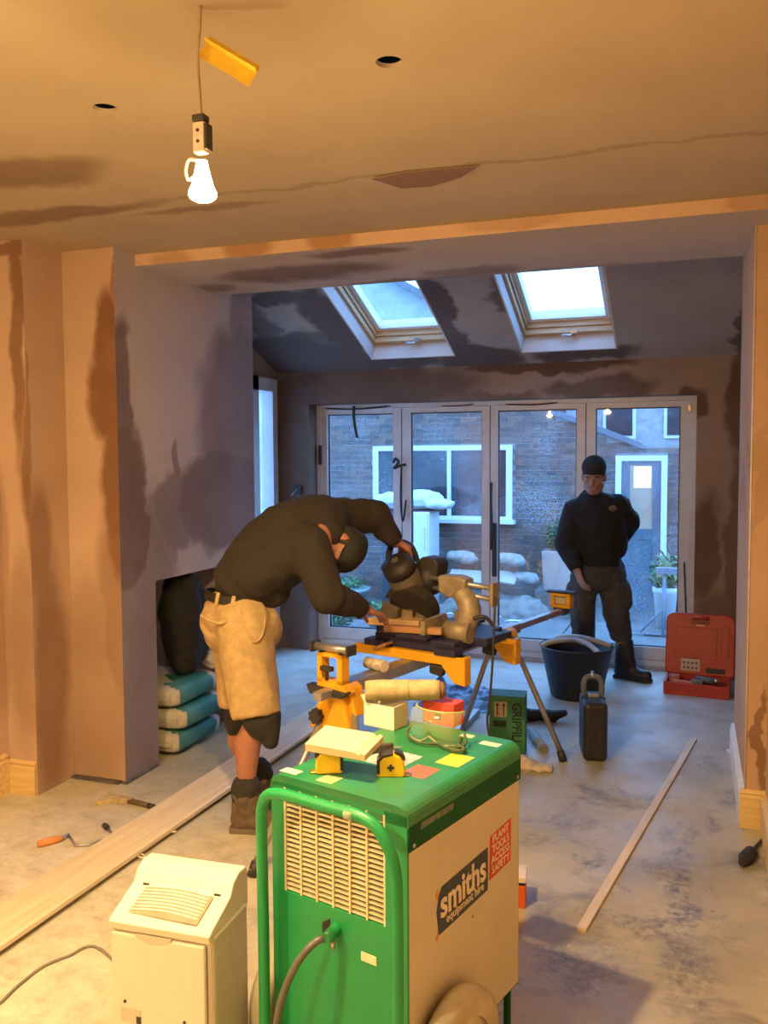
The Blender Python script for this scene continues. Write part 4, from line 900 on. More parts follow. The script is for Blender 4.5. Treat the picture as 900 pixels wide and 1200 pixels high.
# work support at the near end
zt = .845
sp = MB(); y0_ = -.80
sp.prism([(-.085, BT-.03), (.085, BT-.03), (.065, BT+.005), (-.07, BT+.005)], y0_-.03, y0_+.03, bevel=.004)
sp.box((-.075, y0_-.025, BT+.0), (-.05, y0_+.025, zt)).box((.03, y0_-.025, BT+.0), (.055, y0_+.025, zt))
sp.box((-.075, y0_-.025, BT+.0), (.055, y0_+.025, BT+.02)).box((-.075, y0_-.025, zt-.015), (.055, y0_+.025, zt))
ws = sp.build('work_support', stand_y, st)
MB().cyl((-.10, y0_, zt+.018), (.08, y0_, zt+.018), .018, n=16).build('support_roller', alu, ws)
for xb in (-.11, .08): MB().box((xb, y0_-.03, zt-.002), (xb+.01, y0_+.03, zt+.04)).build('roller_bracket', dkp, ws)
MB().prism([(-.10, BT-.045), (.07, BT-.045), (.09, BT-.02), (-.12, BT-.005)], y0_-.05, y0_+.0, bevel=.006).build('support_clamp', dkp, st)
MB().prism([(-.13, BT-.20), (.09, BT-.20), (.05, BT-.02), (-.055, BT-.02)], y0_-.02, y0_+.03, bevel=.01).build('end_cover', stand_y, st)
Mk = Matrix.Translation((-.075, y0_-.035, BT-.14)) @ Matrix.Rotation(math.pi/2, 4, 'X')
kb = [(.030*(1+.13*math.cos(7*2*math.pi*i/42))*math.cos(2*math.pi*i/42), .030*(1+.13*math.cos(7*2*math.pi*i/42))*math.sin(2*math.pi*i/42)) for i in range(42)]
MB().prism(kb, -.012, .014, M=Mk, axis='Z').build('lock_knob', dkp, st)
MB().box((-.045, y0_-.045, BT+.06), (.012, y0_-.022, BT+.078)).build('flip_stop', dkp, ws)
MB().cyl((-.02, y0_-.03, BT+.02), (-.02, y0_-.03, BT+.065), .008, n=10).build('stop_post', dkp, ws)
# far work support
y1_ = 1.50
q = MB().box((-.065, y1_-.03, BT+.005), (-.04, y1_+.03, BT+.075)).box((.04, y1_-.03, BT+.005), (.065, y1_+.03, BT+.075)).box((-.065, y1_-.03, BT-.005), (.065, y1_+.03, BT+.015)).box((-.065, y1_-.03, BT+.068), (.065, y1_+.03, BT+.085))
MB_f = q.build('work_support', stand_y, st)
MB().box((-.09, y1_-.035, BT+.085), (.09, y1_+.035, BT+.10), bevel=.004).build('support_pad', dkp, MB_f)
MB().box((-.035, y1_-.025, BT+.02), (.035, y1_+.025, BT+.06)).build('support_core', mat('support_cream', (.6, .5, .35), .5), MB_f)
MB().prism([(-.03, BT-.05), (.03, BT-.05), (.045, BT-.005), (-.045, BT-.005)], y1_-.04, y1_+.04, bevel=.004).build('support_clamp', dkp, st)

# ------------------------------------------------------------------ sliding mitre saw (built in world space, then parented)
sz = BT+.045
su = V(.274, .962, 0); sv = V(.962, -.274, 0); up = V(0, 0, 1)
def SL(v, u, z): return S0+sv*v+su*u+up*z
Msaw = frame_M(S0, sv, su, up)
sw = empty('mitre_saw', tuple(S0+up*sz), SA, label='dusty sliding mitre saw with its head tilted, held by the bending man', cat='mitre saw')
blue = mat('saw_navy', (.024, .024, .075), .5, var=.15); silver = mat('dusty_casting', (.34, .28, .19), .5, metal=.25, var=.2, scale=25); dusty = mat('dusty_grey', (.15, .125, .095), .6, var=.2, scale=18); motorb = mat('motor_black', (.03, .027, .025), .55, var=.3, scale=14)
def spart(name, mb_, m_, par=None):
    o = adopt(mb_.build(name, m_), sw)
    if par: o.parent = par
    return o
spart('base', MB().prism([(-.20, sz), (.24, sz), (.24, sz+.055), (-.20, sz+.06)], -.24, .24, M=Msaw, bevel=.008), blue)
for va, ua in ((-.24, -.27), (-.24, .20), (.16, -.28), (.16, .20)): spart('base_foot', MB().box((va, ua, sz), (va+.11, ua+.075, sz+.03), Msaw), blue)
spart('turntable', MB().lathe([(0, 0), (.165, 0), (.165, .022), (0, .022)], n=40, M=Matrix.Translation(SL(0, 0, sz+.056))), dusty)
spart('mitre_arm', MB().prism([(-.34, -.035), (-.12, -.05), (-.12, .05), (-.34, .035)], sz+.01, sz+.07, M=Msaw, axis='Z', bevel=.006), blue)
spart('table_wing', MB().box((-.05, -.28, sz+.058), (.12, -.16, sz+.076), Msaw, bevel=.004).box((-.05, .16, sz+.058), (.12, .28, sz+.076), Msaw, bevel=.004), blue)
fz0 = sz+.078
spart('fence', MB().prism([(-.26, fz0), (-.05, fz0), (-.05, fz0+.05), (-.07, fz0+.075), (-.26, fz0+.065)], .075, .098, M=Msaw @ Matrix.Rotation(-math.pi/2, 4, 'Z') @ Matrix.Scale(-1, 4, (1, 0, 0))), silver)
spart('fence', MB().box((.07, .05, fz0), (.095, .26, fz0+.07), Msaw, bevel=.004), silver)
# head
m0_ = P(464, 659, 4.22); m1_ = P(489, 704, 4.34); ax_ = (m1_-m0_).normalized()
spart('motor_housing', MB().lathe([(.0, 0), (.062, 0), (.074, .012), (.078, .05), (.082, .10), (.080, .17), (.068, .215), (.0, .225)], n=30, M=Matrix.Translation(m0_) @ ax_.to_track_quat('Z', 'Y').to_matrix().to_4x4()), dusty)
mc = spart('motor_cap', MB().lathe([(0, -.012), (.045, -.012), (.066, -.004), (.080, .02), (.082, .06), (.079, .06), (.078, 0), (0, -.004)], n=30, M=Matrix.Translation(m0_) @ ax_.to_track_quat('Z', 'Y').to_matrix().to_4x4()), motorb)
spart('brush_cap', MB().cyl(m0_-ax_*.018, m0_-ax_*.008, .018, n=14), dusty, mc)
spart('gear_case', MB().ball(P(504, 678, 4.32), (.075, .085, .085)), motorb)
spart('gear_cover', MB().prism([(-.03, -.03), (.10, -.02), (.11, .06), (.09, .085), (.02, .09), (-.03, .05)], -.06, .05, M=frame_M(P(498, 672, 4.34), sv, su, up), bevel=.01), motorb)
bc = P(486, 710, 4.27); bax = (su*.80+up*.5).normalized()
Qb = Matrix.Translation(bc) @ bax.to_track_quat('Z', 'Y').to_matrix().to_4x4()
teeth = []
for i in range(96):
    t = 2*math.pi*i/96; r = .108 if i % 2 else .103; teeth.append((r*math.cos(t), r*math.sin(t)))
spart('blade', MB().prism(teeth, -.001, .001, M=Qb, axis='Z'), steel)
gd = [(.118*math.cos(R_(a)), .118*math.sin(R_(a))) for a in range(0, 361, 12)]
q = MB(); vs = []
for hz in (-.03, .03):
    for a in range(0, 211, 10): vs.append(Qb @ V(.122*math.cos(R_(a)), .122*math.sin(R_(a)), hz))
nA = 22; fs = [[i, i+1, nA+i+1, nA+i] for i in range(nA-1)]
vs += [Qb @ V(0, 0, -.03), Qb @ V(0, 0, .03)]
fs += [[i+1, i, 2*nA] for i in range(nA-1)]+[[nA+i, nA+i+1, 2*nA+1] for i in range(nA-1)]
spart('upper_guard', MB().add(vs, fs, False), motorb)
spart('lower_guard', MB().prism([(.0, -.0), (.05, -.13), (.09, -.12), (.115, -.06), (.12, 0)], -.022, -.012, M=Qb, axis='Z'), mat('clear_guard_dusty', (.45, .38, .26), .5))
spart('dust_deflector', MB().prism([(-.085, -.055), (.01, -.06), (.03, .0), (-.06, .035)], -.02, .02, M=frame_M(P(463, 712, 4.3), sv, up, su), axis='Z', bevel=.006), dusty)
spart('guard_lever', MB().prism([(-.05, -.03), (.03, -.035), (.045, .02), (-.01, .03)], -.015, .015, M=frame_M(P(462, 694, 4.28), sv, up, su), axis='Z', bevel=.005), motorb)
# D-handle the hand closes on
hpnt = [P(455, 660, 4.30), P(457, 643, 4.33), P(468, 635, 4.34), P(482, 641, 4.36), P(489, 658, 4.36)]
spart('grip_handle', MB().tube(smooth_path(hpnt), .015, n=12), motorb)
# slide rails, yoke and end plate
r0, r1 = P(500, 676, 4.26), P(579, 690, 4.02)
r2, r3 = P(505, 688, 4.27), P(579, 703, 4.03)
spart('slide_rail', MB().cyl(r0, r1, .012, n=14), alu); spart('slide_rail', MB().cyl(r2, r3, .012, n=14), alu)
spart('rail_end_plate', MB().prism([(-.03, -.055), (.03, -.055), (.035, .0), (.03, .055), (-.03, .055)], -.009, .009, M=frame_M((r1+r3)/2, su, up, sv), axis='Z', bevel=.004), silver)
spart('rail_carrier', MB().prism([(-.075, -.04), (-.02, -.065), (.065, -.035), (.075, .03), (.02, .045), (-.08, .04)], -.045, .045, M=frame_M((P(517, 679, 4.21)+P(553, 690, 4.1))/2, sv, up, su), axis='Z', bevel=.012), silver)
yk = smooth_path([P(540, 693, 4.13), P(549, 708, 4.1), P(549, 724, 4.09), P(541, 740, 4.1)])
spart('tilt_yoke', MB().tube(yk, [.055-.018*abs(i-len(yk)*.45)/len(yk) for i in range(len(yk))], n=14), silver)
spart('yoke_pivot', MB().cyl(P(523, 738, 4.12), P(552, 742, 4.05), .045, .05, n=20), silver)
spart('tilt_lever', MB().tube(smooth_path([P(555, 725, 4.0), P(568, 723, 3.98), P(578, 733, 3.99)]), .009, n=8), dkp)
spart('rear_frame', MB().box((.23, -.10, sz+.02), (.33, .10, sz+.06), Msaw, bevel=.008), blue)
cpts = [P(580, 700, 4.0), P(579, 735, 3.98), P(577, 780, 3.98), P(573, 830, 4.0), P(571, 846, 4.02)]; cpts += [V(cpts[-1].x+.02, cpts[-1].y-.02, .25), V(-.95, 3.85, .008), V(-.80, 3.70, .008), V(-.86, 3.5, .008)]
spart('power_cord', MB().tube(smooth_path(cpts), .0055, n=8), dkp)
# timber on the saw
redw = wood_mat('reddish_batten', (.36, .17, .07), (.50, .27, .13), 0); oakw = wood_mat('sawn_pine', (.62, .38, .19), (.74, .50, .27), 0)
def lump(name, label, cat, mb_, m_, c, group=None): return tag(origin_to(mb_.build(name, m_), c), label, cat, group)
c = SL(-.09, -.11, sz+.079); Mw = frame_M(c, su, -sv, up)
lump('timber_block', 'pale pine block held under the saw blade by the bending man', 'timber', MB().prism([(-.17, -.05), (.10, -.05), (.10, .045), (-.15, .045)], 0, .032, M=frame_M(SL(-.13, -.10, sz+.0785), (sv+su*.25).normalized(), (su-sv*.25).normalized(), up), axis='Z', bevel=.002), oakw, c)
c = SL(.05, -.19, sz+.079)
lump('timber_batten', 'short reddish batten lying across the saw base', 'timber', MB().box((-.14, -.022, 0), (.14, .022, .03), frame_M(SL(.02, -.235, sz+.079), (sv*.96+su*.28).normalized(), (su*.96-sv*.28).normalized(), up), bevel=.002), redw, c)
# screws jar and offcut on the stand
lump('scrap_wedge', 'orange-brown wooden wedge on the yellow bracket of the saw stand', 'offcut', MB().prism([(-.06, -.01), (.05, -.05), (.03, .04)], 0, .014, M=frame_M(SL(-.12, -.275, BT+.048), (sv*.7+up*.3).normalized(), su, (up*.7-sv*.3).normalized()), axis='Z'), redw, SL(-.12, -.275, BT+.05))
tb = empty('screw_tub', tuple(SL(.0, -.50, BT)), SA, label='clear tub of screws lying on the saw stand beam', cat='tub')
MB().cyl((-.055, 0, .026), (.045, -.02, .026), .026, n=20).build('tub', mat('tub_clear', (.62, .55, .45), .2, var=.3, scale=60), tb)
MB().cyl((.045, -.02, .026), (.058, -.0226, .026), .0265, n=20).build('tub_lid', mat('tub_lid', (.7, .62, .5), .3), tb)

# ------------------------------------------------------------------ people
def bas(up_, fwd):
    u = Vector(up_).normalized(); f = Vector(fwd); f = (f-u*f.dot(u)).normalized(); s = f.cross(u); return s, f, u      # side (their left is -s), forward, up
def head_parts(c, up_, fwd, k=1.0):
    s, f, u = bas(up_, fwd); RM = Matrix((s, f, u)).transposed()
    def p(a, b, d): return c+(s*a+f*b+u*d)*k
    L = [('b', p(0, -.012, .035), (.076*k, .096*k, .085*k), RM), ('b', p(0, .012, -.02), (.066*k, .080*k, .085*k), RM), ('c', p(0, .055, -.075), .036*k, p(0, .072, -.088), .022*k),
         ('c', p(-.045, .02, -.055), .03*k, p(-.015, .06, -.088), .026*k), ('c', p(.045, .02, -.055), .03*k, p(.015, .06, -.088), .026*k),
         ('c', p(0, .088, .012), .009*k, p(0, .108, -.024), .014*k), ('c', p(-.012, .098, -.028), .009*k, p(.012, .098, -.028), .009*k),
         ('c', p(-.042, .080, .024), .010*k, p(-.012, .090, .022), .010*k), ('c', p(.042, .080, .024), .010*k, p(.012, .090, .022), .010*k),
         ('c', p(-.022, .085, -.052), .008*k, p(.022, .085, -.052), .008*k), ('c', p(-.018, .082, -.064), .009*k, p(.018, .082, -.064), .009*k),
         ('c', p(-.05, .062, -.012), .018*k, p(-.03, .075, -.03), .016*k), ('c', p(.05, .062, -.012), .018*k, p(.03, .075, -.03), .016*k),
         ('b', p(-.078, -.008, -.005), (.011*k, .022*k, .034*k), RM), ('b', p(.078, -.008, -.005), (.011*k, .022*k, .034*k), RM)]
    return L, p
def hand_parts(w, d, n, curl, thumb=1, k=1.0, spread=.0):
    """wrist point, direction of the knuckles, palm normal (fingers curl towards it)"""
    d = Vector(d).normalized(); n = Vector(n); n = (n-d*n.dot(d)).normalized(); s = d.cross(n)*thumb; L = []
    L.append(('c', w-d*.03, .026*k, w+d*.02, .025*k))
    lens = [(.044, .026, .021), (.048, .030, .023), (.045, .028, .022), (.036, .022, .019)]
    for i in range(4):
        o = (1.5-i)*.0205*k
        kn = w+d*(.088-.004*abs(i-1.2))*k+s*o
        L.append(('c', w+d*.015+s*o*.75, .0145*k, kn, .0125*k)); p = kn; a = 0.0
        dd = (d+s*spread*(1.5-i)).normalized()
        for j, l in enumerate(lens[i]):
            a += curl[j]; q = p+(dd*math.cos(a)+n*math.sin(a))*l*k
            L.append(('c', p, (.0105-.0012*j)*k, q, (.0098-.0013*j)*k)); p = q
    t0 = w+d*.02*k+s*.022*k; t1 = t0+(s*.65+d*.7+n*.35).normalized()*.045*k; t2 = t1+(d*.8+s*.15+n*.55).normalized()*.034*k; t3 = t2+(d*.75-s*.2+n*.6).normalized()*.027*k
    L += [('c', t0, .017*k, t1, .0135*k), ('c', t1, .0125*k, t2, .0115*k), ('c', t2, .0115*k, t3, .0092*k)]
    return L
def chain(*q): return [('c', q[i][0], q[i][1], q[i+1][0], q[i+1][1]) for i in range(len(q)-1)]
def boot_parts(heel, toe, ankle, r=.05, hgt=.05):
    d = (toe-heel); d.z = 0; L = d.length; d.normalize(); s = d.cross(V(0, 0, 1)); h = V(heel.x, heel.y, 0)
    return [('c', h+d*.045+V(0, 0, .055), .045, h+d*(L*.55)+V(0, 0, .055), .047), ('c', h+d*(L*.5)+V(0, 0, .05), .046, h+d*(L-.05)+V(0, 0, .045), .043),
            ('c', h+d*.05+V(0, 0, .07), .046, ankle, r), ('c', h+d*(L*.45)+V(0, 0, .07), .042, ankle+d*.01-V(0, 0, .03), r*.85)]
def sole(heel, toe, w=.047):
    d = (toe-heel); d.z = 0; L = d.length; d.normalize(); s = d.cross(V(0, 0, 1)); h = V(heel.x, heel.y, 0)
    o = [(0, -.6), (.02, -.85), (.3, -.8), (.6, -1.05), (.85, -.95), (.97, -.5), (1, 0), (.97, .5), (.85, .95), (.6, 1.05), (.3, .8), (.02, .85), (0, .6)]
    return MB().prism([(a*L, b*w) for a, b in o], 0, .026, M=frame_M(h, d, -s, V(0, 0, 1)), axis='Z', bevel=.003)
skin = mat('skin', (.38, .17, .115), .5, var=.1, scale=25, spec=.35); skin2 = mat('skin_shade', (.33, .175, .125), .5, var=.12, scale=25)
def eyes(p, root, up_, fwd, k=1.0):
    dark = mat('brow_dark', (.05, .03, .02), .7); s, f, u = bas(up_, fwd)
    for a in (-1, 1):
        adopt(MB().ball(p(a*.031, .079, .006), .0105*k, n=8).build('eye', mat('eye_white', (.55, .5, .45), .3)), root)
        adopt(MB().ball(p(a*.031, .088, .005), .0052*k, n=6).build('iris', mat('iris', (.05, .04, .04), .3)), root)
        adopt(MB().tube([p(a*.048, .084, .026), p(a*.03, .094, .033), p(a*.012, .096, .028)], .0045*k, n=6).build('eyebrow', dark), root)

# --- the man bending over the saw
B1 = atz(292, 960); man = empty('person', (B1.x, B1.y, 0), label='man in brown jumper, tan shorts and black cap bending over the mitre saw', cat='person')
hipN, hipF = P(286, 728, 3.86), P(279, 722, 4.06); kneeN, kneeF = P(303, 842, 3.86), P(283, 838, 4.06)
ankN = P(289, 934, 3.90); ankF = P(303, 918, 4.10)
heelN = atz(275, 972); toeN = heelN+(_r*.62+Vector((_f.x, _f.y, 0)).normalized()*.78).normalized()*.0
fwd1 = (V(_r.x, _r.y, 0)*.95-V(_f.x, _f.y, 0)*.12).normalized()
heelN = V(ankN.x, ankN.y, 0)-fwd1*.075; toeN = heelN+fwd1*.285
fwd2 = (V(_r.x, _r.y, 0)*.8+V(_f.x, _f.y, 0)*.1).normalized()
heelF = V(ankF.x, ankF.y, 0)-fwd2*.075; toeF = heelF+fwd2*.285
sp0, sp1, sp2, sp3 = P(281, 708, 3.96), P(304, 664, 3.96), P(348, 632, 3.96), P(384, 616, 3.98)
shN, elN, wrN = P(362, 640, 3.78), P(384, 699, 3.74), P(425, 713, 3.92)
shF, elF, wrF = P(396, 606, 4.14), P(440, 604, 4.22), P(464, 635, 4.27)
hc = P(397, 642, 3.93); hup = _r*.82-_u*.48-_f*.10; hfw = -_u*.72-_f*.62-_r*.40
hl, hp1 = head_parts(hc, hup, hfw, 1.02)
body = hl+chain((sp0, .12), (sp1, .13), (sp2, .13), (sp3, .10))+[('c', P(376, 622, 3.97), .055, P(391, 638, 3.955), .054)]
body += chain((sp0, .12), (hipN, .085), (kneeN, .055))+chain((sp0, .12), (hipF, .085), (kneeF, .055))
body += [('c', kneeN, .052, P(290, 872, 3.885), .060), ('c', P(290, 872, 3.885), .060, P(289, 915, 3.9), .040), ('c', P(289, 915, 3.9), .040, V(ankN.x, ankN.y, .08), .04)]
body += [('c', kneeF, .052, P(281, 868, 4.085), .058), ('c', P(281, 868, 4.085), .058, P(300, 908, 4.1), .040), ('c', P(300, 908, 4.1), .040, V(ankF.x, ankF.y, .08), .04)]
body += chain((sp3, .09), (shN, .06), (elN, .045), (wrN, .03))+chain((sp3, .09), (shF, .06), (elF, .045), (wrF, .03))
body += hand_parts(wrN+(P(436, 717, 3.98)-wrN)*.3, P(452, 722, 4.05)-wrN, -up+_f*.2, (.15, .35, .3), thumb=1)
body += hand_parts(wrF, P(474, 640, 4.335)-wrF, -up*.9+_f*.1-_r*.1, (.9, 1.0, .7), thumb=-1)
adopt(organic('body', body, skin, None, voxel=.0065, smooth=4), man)
eyes(hp1, man, hup, hfw, 1.02)
jump = mat('jumper_brown', (.024, .019, .016), .92, var=.12, scale=140, bump=.12)
torso = [('c', P(282, 695, 3.95), .146, P(293, 679, 3.95), .158, 1)]+chain((P(293, 679, 3.95), .155), (P(312, 655, 3.95), .172), (P(345, 630, 3.95), .172), (P(372, 617, 3.98), .145))
torso += [('c', P(300, 672, 3.86), .11, P(350, 640, 3.84), .115), ('c', P(300, 668, 4.06), .11, P(360, 622, 4.08), .12), ('c', P(298, 682, 3.91), .11, P(319, 692, 3.94), .075)]
torso += [('c', P(355, 636, 3.86), .105, shN, .088), ('c', shN, .088, elN, .072), ('c', elN, .070, wrN, .046, 2), ('c', P(372, 612, 4.06), .115, shF, .090), ('c', shF, .090, elF, .074), ('c', elF, .070, wrF, .044, 2), ('c', P(368, 620, 3.98), .10, P(384, 627, 3.97), .082, 2), ('c', P(370, 622, 3.93), .078, P(386, 633, 3.93), .070, 2), ('c', P(370, 616, 3.90), .075, P(386, 625, 3.90), .066)]
adopt(organic('jumper', torso, jump, None, voxel=.011, smooth=7, wrinkle=.011, wscale=9, stretch=(1.2, 1.2, .7)), man)
tan = mat('tan_canvas', (.47, .33, .15), .85, var=.14, scale=30, bump=.15, dirt=(.30, .21, .10), dirt_amt=.6)
pants = [('c', P(279, 703, 3.96), .142, P(280, 722, 3.95), .150, 1), ('c', P(258, 728, 3.92), .085, P(262, 742, 3.96), .085), ('c', P(285, 728, 3.87), .118, P(299, 836, 3.85), .112, 2), ('c', P(279, 724, 4.05), .115, P(284, 826, 4.05), .105, 2), ('c', P(268, 730, 3.95), .11, P(300, 735, 3.93), .115)]
sh = adopt(organic('shorts', pants, tan, None, voxel=.011, smooth=6, wrinkle=.012, wscale=8, stretch=(1.3, 1.3, .55)), man)
# belt ring round the waist
def ring(c, ax, r, w, h, rx=1.0, n=40):
    ax = ax.normalized(); a = ax.orthogonal().normalized(); b = ax.cross(a); q = MB(); vs = []
    for i in range(n):
        t = 2*math.pi*i/n; e = a*math.cos(t)+b*math.sin(t)
        vs += [c+e*r-ax*h, c+e*(r+w)-ax*h, c+e*(r+w)+ax*h, c+e*r+ax*h]
    fs = []
    for i in range(n):
        j = (i+1) % n
        for k in range(4): fs.append([4*i+k, 4*j+k, 4*j+(k+1) % 4, 4*i+(k+1) % 4])
    q.add(vs, fs, False); return q
wax = (P(286, 680, 3.955)-P(279, 715, 3.955)); wcen = P(280, 702, 3.955)
adopt(ring(wcen, wax, .146, .006, .020).build('belt', mat('belt_black', (.012, .012, .013), .45)), man)
wa = wax.normalized()
for px, py in ((252, 697), (300, 704), (274, 700)):
    d = (P(px, py, 3.8)-wcen); d = (d-wa*d.dot(wa)).normalized(); s = d.cross(wa)
    adopt(MB().box((-.008, .150, -.028), (.008, .157, .028), frame_M(wcen, s, d, wa)).build('belt_loop', tan), man)
# pocket flap and side pocket seams
def on_surf(px, py, D): return P(px, py, D)
adopt(MB().tube(smooth_path([P(236, 721, 3.84), P(246, 727, 3.79), P(258, 730, 3.765), P(266, 727, 3.76)]), [.008, .010, .010, .010, .010, .009, .009, .009, .009, .009, .009, .009, .009, .009, .009, .009, .008, .007, .005], n=8).build('pocket_flap', tan), man)
adopt(MB().tube(smooth_path([P(282, 712, 3.772), P(287, 735, 3.757), P(297, 752, 3.752), P(307, 745, 3.77), P(311, 725, 3.80)]), .005, n=6).build('pocket_seam', tan), man)
blkc = mat('black_pad', (.02, .02, .02), .8, var=.3)
adopt(organic('knee_pad', [('c', P(314, 838, 3.84), .060, P(317, 868, 3.84), .040), ('c', P(303, 842, 3.84), .075, P(305, 850, 3.84), .065)], blkc, None, voxel=.012, smooth=4), man)
adopt(organic('knee_pad', [('c', kneeF+V(0, 0, .02), .075, P(277, 850, 4.06), .055)], blkc, None, voxel=.012, smooth=4), man)
bootm = mat('suede_boot', (.125, .09, .06), .85, var=.3, scale=30, bump=.2); sockm = mat('sock_dark', (.03, .028, .028), .9); solem = mat('boot_sole', (.16, .13, .09), .8)
for hl_, to_, an in ((heelN, toeN, ankN), (heelF, toeF, ankF)):
    bt = adopt(organic('boot', boot_parts(hl_, to_, V(an.x, an.y, .16), r=.066), bootm, None, voxel=.009, smooth=5, wrinkle=.006, wscale=14), man)
    so_ = adopt(sole(hl_, to_).build('sole', solem), man); so_.parent = bt
    cu = adopt(organic('cuff', [('c', V(an.x, an.y, .165), .064, V(an.x, an.y, .195), .066)], sockm, None, voxel=.009, smooth=2, wrinkle=.006, wscale=16), man); cu.parent = bt
capm = mat('cap_black', (.012, .012, .013), .8)
s_, f_, u_ = bas(hup, hfw); RM = Matrix((s_, f_, u_)).transposed()
adopt(organic('cap', [('b', hp1(0, -.012, .056), (.088, .108, .066), RM), ('b', hp1(0, -.05, .02), (.083, .068, .068), RM), ('c', hp1(-.045, .085, .05), .010, hp1(.045, .085, .05), .010), ('c', hp1(-.03, .125, .045), .008, hp1(.03, .125, .045), .008), ('c', hp1(0, .08, .05), .012, hp1(0, .125, .045), .008)], capm, None, voxel=.008, smooth=3), man)

adopt(organic('hair', [('b', hp1(0, -.035, .004), (.083, .080, .078), RM), ('c', hp1(-.07, .0, .03), .018, hp1(-.072, .01, .0), .012), ('c', hp1(.07, .0, .03), .018, hp1(.072, .01, .0), .012)], mat('hair_dark', (.03, .02, .015), .8, var=.3, scale=60), None, voxel=.008, smooth=2), man)

# --- the man standing at the doors
B2 = V(-.44, 6.66, 0); man2 = empty('person', tuple(B2), label='man in black jumper, dark trousers and beanie standing in front of the bifold doors', cat='person')
K = 6.56
def Q(x, y, d=0): return P(x, y, K+d)
hR, hL = Q(687, 668), Q(715, 668, .02); kR, kL = Q(681, 716, -.08), Q(722, 718, -.03)
aR, aL = Q(684, 768, .0), Q(732, 768, .0)
hc2 = Q(696, 559, -.06); hup2 = _u*.93-_f*.33-_r*.10; hfw2 = -_f*.80-_u*.45-_r*.32
hl2, hp2 = head_parts(hc2, hup2, hfw2, 1.05)
body = hl2+chain((Q(701, 664), .12), (Q(700, 630), .13), (Q(699, 600), .13), (Q(698, 585), .09), (Q(697, 572, -.02), .058))
body += chain((Q(701, 664), .12), (hR, .085), (kR, .055), (aR, .045))+chain((Q(701, 664), .12), (hL, .085), (kL, .055), (aL, .045))
body += [('c', aR, .04, V(aR.x, aR.y, .06), .035), ('c', aL, .04, V(aL.x, aL.y, .06), .035)]
eR, wR = Q(662, 638, -.04), Q(676, 668, -.16); eL, wL = Q(738, 612, .08), Q(722, 641, .16)
body += chain((Q(698, 588), .09), (Q(674, 597), .06), (eR, .045), (wR, .032))+chain((Q(698, 588), .09), (Q(724, 592), .06), (eL, .045), (wL, .032))
body += hand_parts(wR, Q(681, 682, -.18)-wR, _r*.9+_f*.2, (.25, .4, .3), thumb=-1)
body += hand_parts(wL, Q(712, 648, .20)-wL, -_r*.2-_u*.9, (.4, .5, .4), thumb=1)
adopt(organic('body', body, skin2, None, voxel=.0075, smooth=4), man2)
eyes(hp2, man2, hup2, hfw2, 1.05)
blackj = mat('jumper_black', (.010, .010, .011), .9, var=.3, scale=60, bump=.2)
tor = chain((Q(701, 654), .150), (Q(700, 635), .168), (Q(699, 612), .172), (Q(698, 597), .150))+[('c', Q(684, 640), .12, Q(686, 605), .13), ('c', Q(716, 640), .12, Q(712, 605), .13), ('c', Q(690, 592), .10, Q(697, 579, -.01), .078, 2)]
tor += [('c', Q(684, 600), .11, Q(674, 600), .095), ('c', Q(674, 600), .092, eR, .076), ('c', eR, .074, wR, .05, 2), ('c', Q(712, 596), .11, Q(724, 594), .095), ('c', Q(724, 594), .092, eL, .078), ('c', eL, .074, wL, .05, 2)]
tor += [('c', Q(701, 652), .155, Q(701, 662), .155, 2)]
adopt(organic('jumper', tor, blackj, None, voxel=.012, smooth=6, wrinkle=.010, wscale=9), man2)
adopt(MB().ball(Q(718, 596, -.165), (.03, .012, .022), n=8).build('chest_badge', mat('badge_brown', (.16, .07, .04), .7)), man2)
trm = mat('trousers_grey', (.055, .052, .052), .9, var=.25, scale=30, bump=.2)
tr2 = [('c', Q(701, 658), .140, Q(701, 672), .138), ('c', hR, .108, kR, .088), ('c', kR, .088, Q(684, 754, .02), .075, 2), ('c', hL, .108, kL, .09), ('c', kL, .09, Q(729, 748), .074, 2), ('c', Q(676, 690, -.02), .075, Q(677, 704, -.04), .07), ('c', Q(727, 692, 0), .08, Q(729, 706, -.02), .07)]
adopt(organic('trousers', tr2, trm, None, voxel=.012, smooth=5, wrinkle=.014, wscale=8, stretch=(1, 1, 1.4)), man2)
bb = mat('rigger_boot', (.022, .02, .02), .5, var=.3)
for an, fw in ((aR, (-V(_f.x, _f.y, 0)*.8-V(_r.x, _r.y, 0)*.2)), (aL, (-V(_f.x, _f.y, 0)*.55+V(_r.x, _r.y, 0)*.65))):
    fw = fw.normalized(); he = V(an.x, an.y, 0)-fw*.08; to = he+fw*.30
    bt = adopt(organic('boot', boot_parts(he, to, V(an.x, an.y, .26), r=.066), bb, None, voxel=.010, smooth=4, wrinkle=.005, wscale=14), man2)
    so_ = adopt(sole(he, to).build('sole', black), man2); so_.parent = bt
s_, f_, u_ = bas(hup2, hfw2); RM = Matrix((s_, f_, u_)).transposed()
adopt(organic('beanie', [('b', hp2(0, -.012, .070), (.090, .108, .088), RM), ('c', hp2(0, -.01, .045), .088, hp2(0, -.012, .060), .090)], mat('beanie_dark', (.022, .021, .023), .95, var=.3, scale=80, bump=.3), None, voxel=.008, smooth=3), man2)
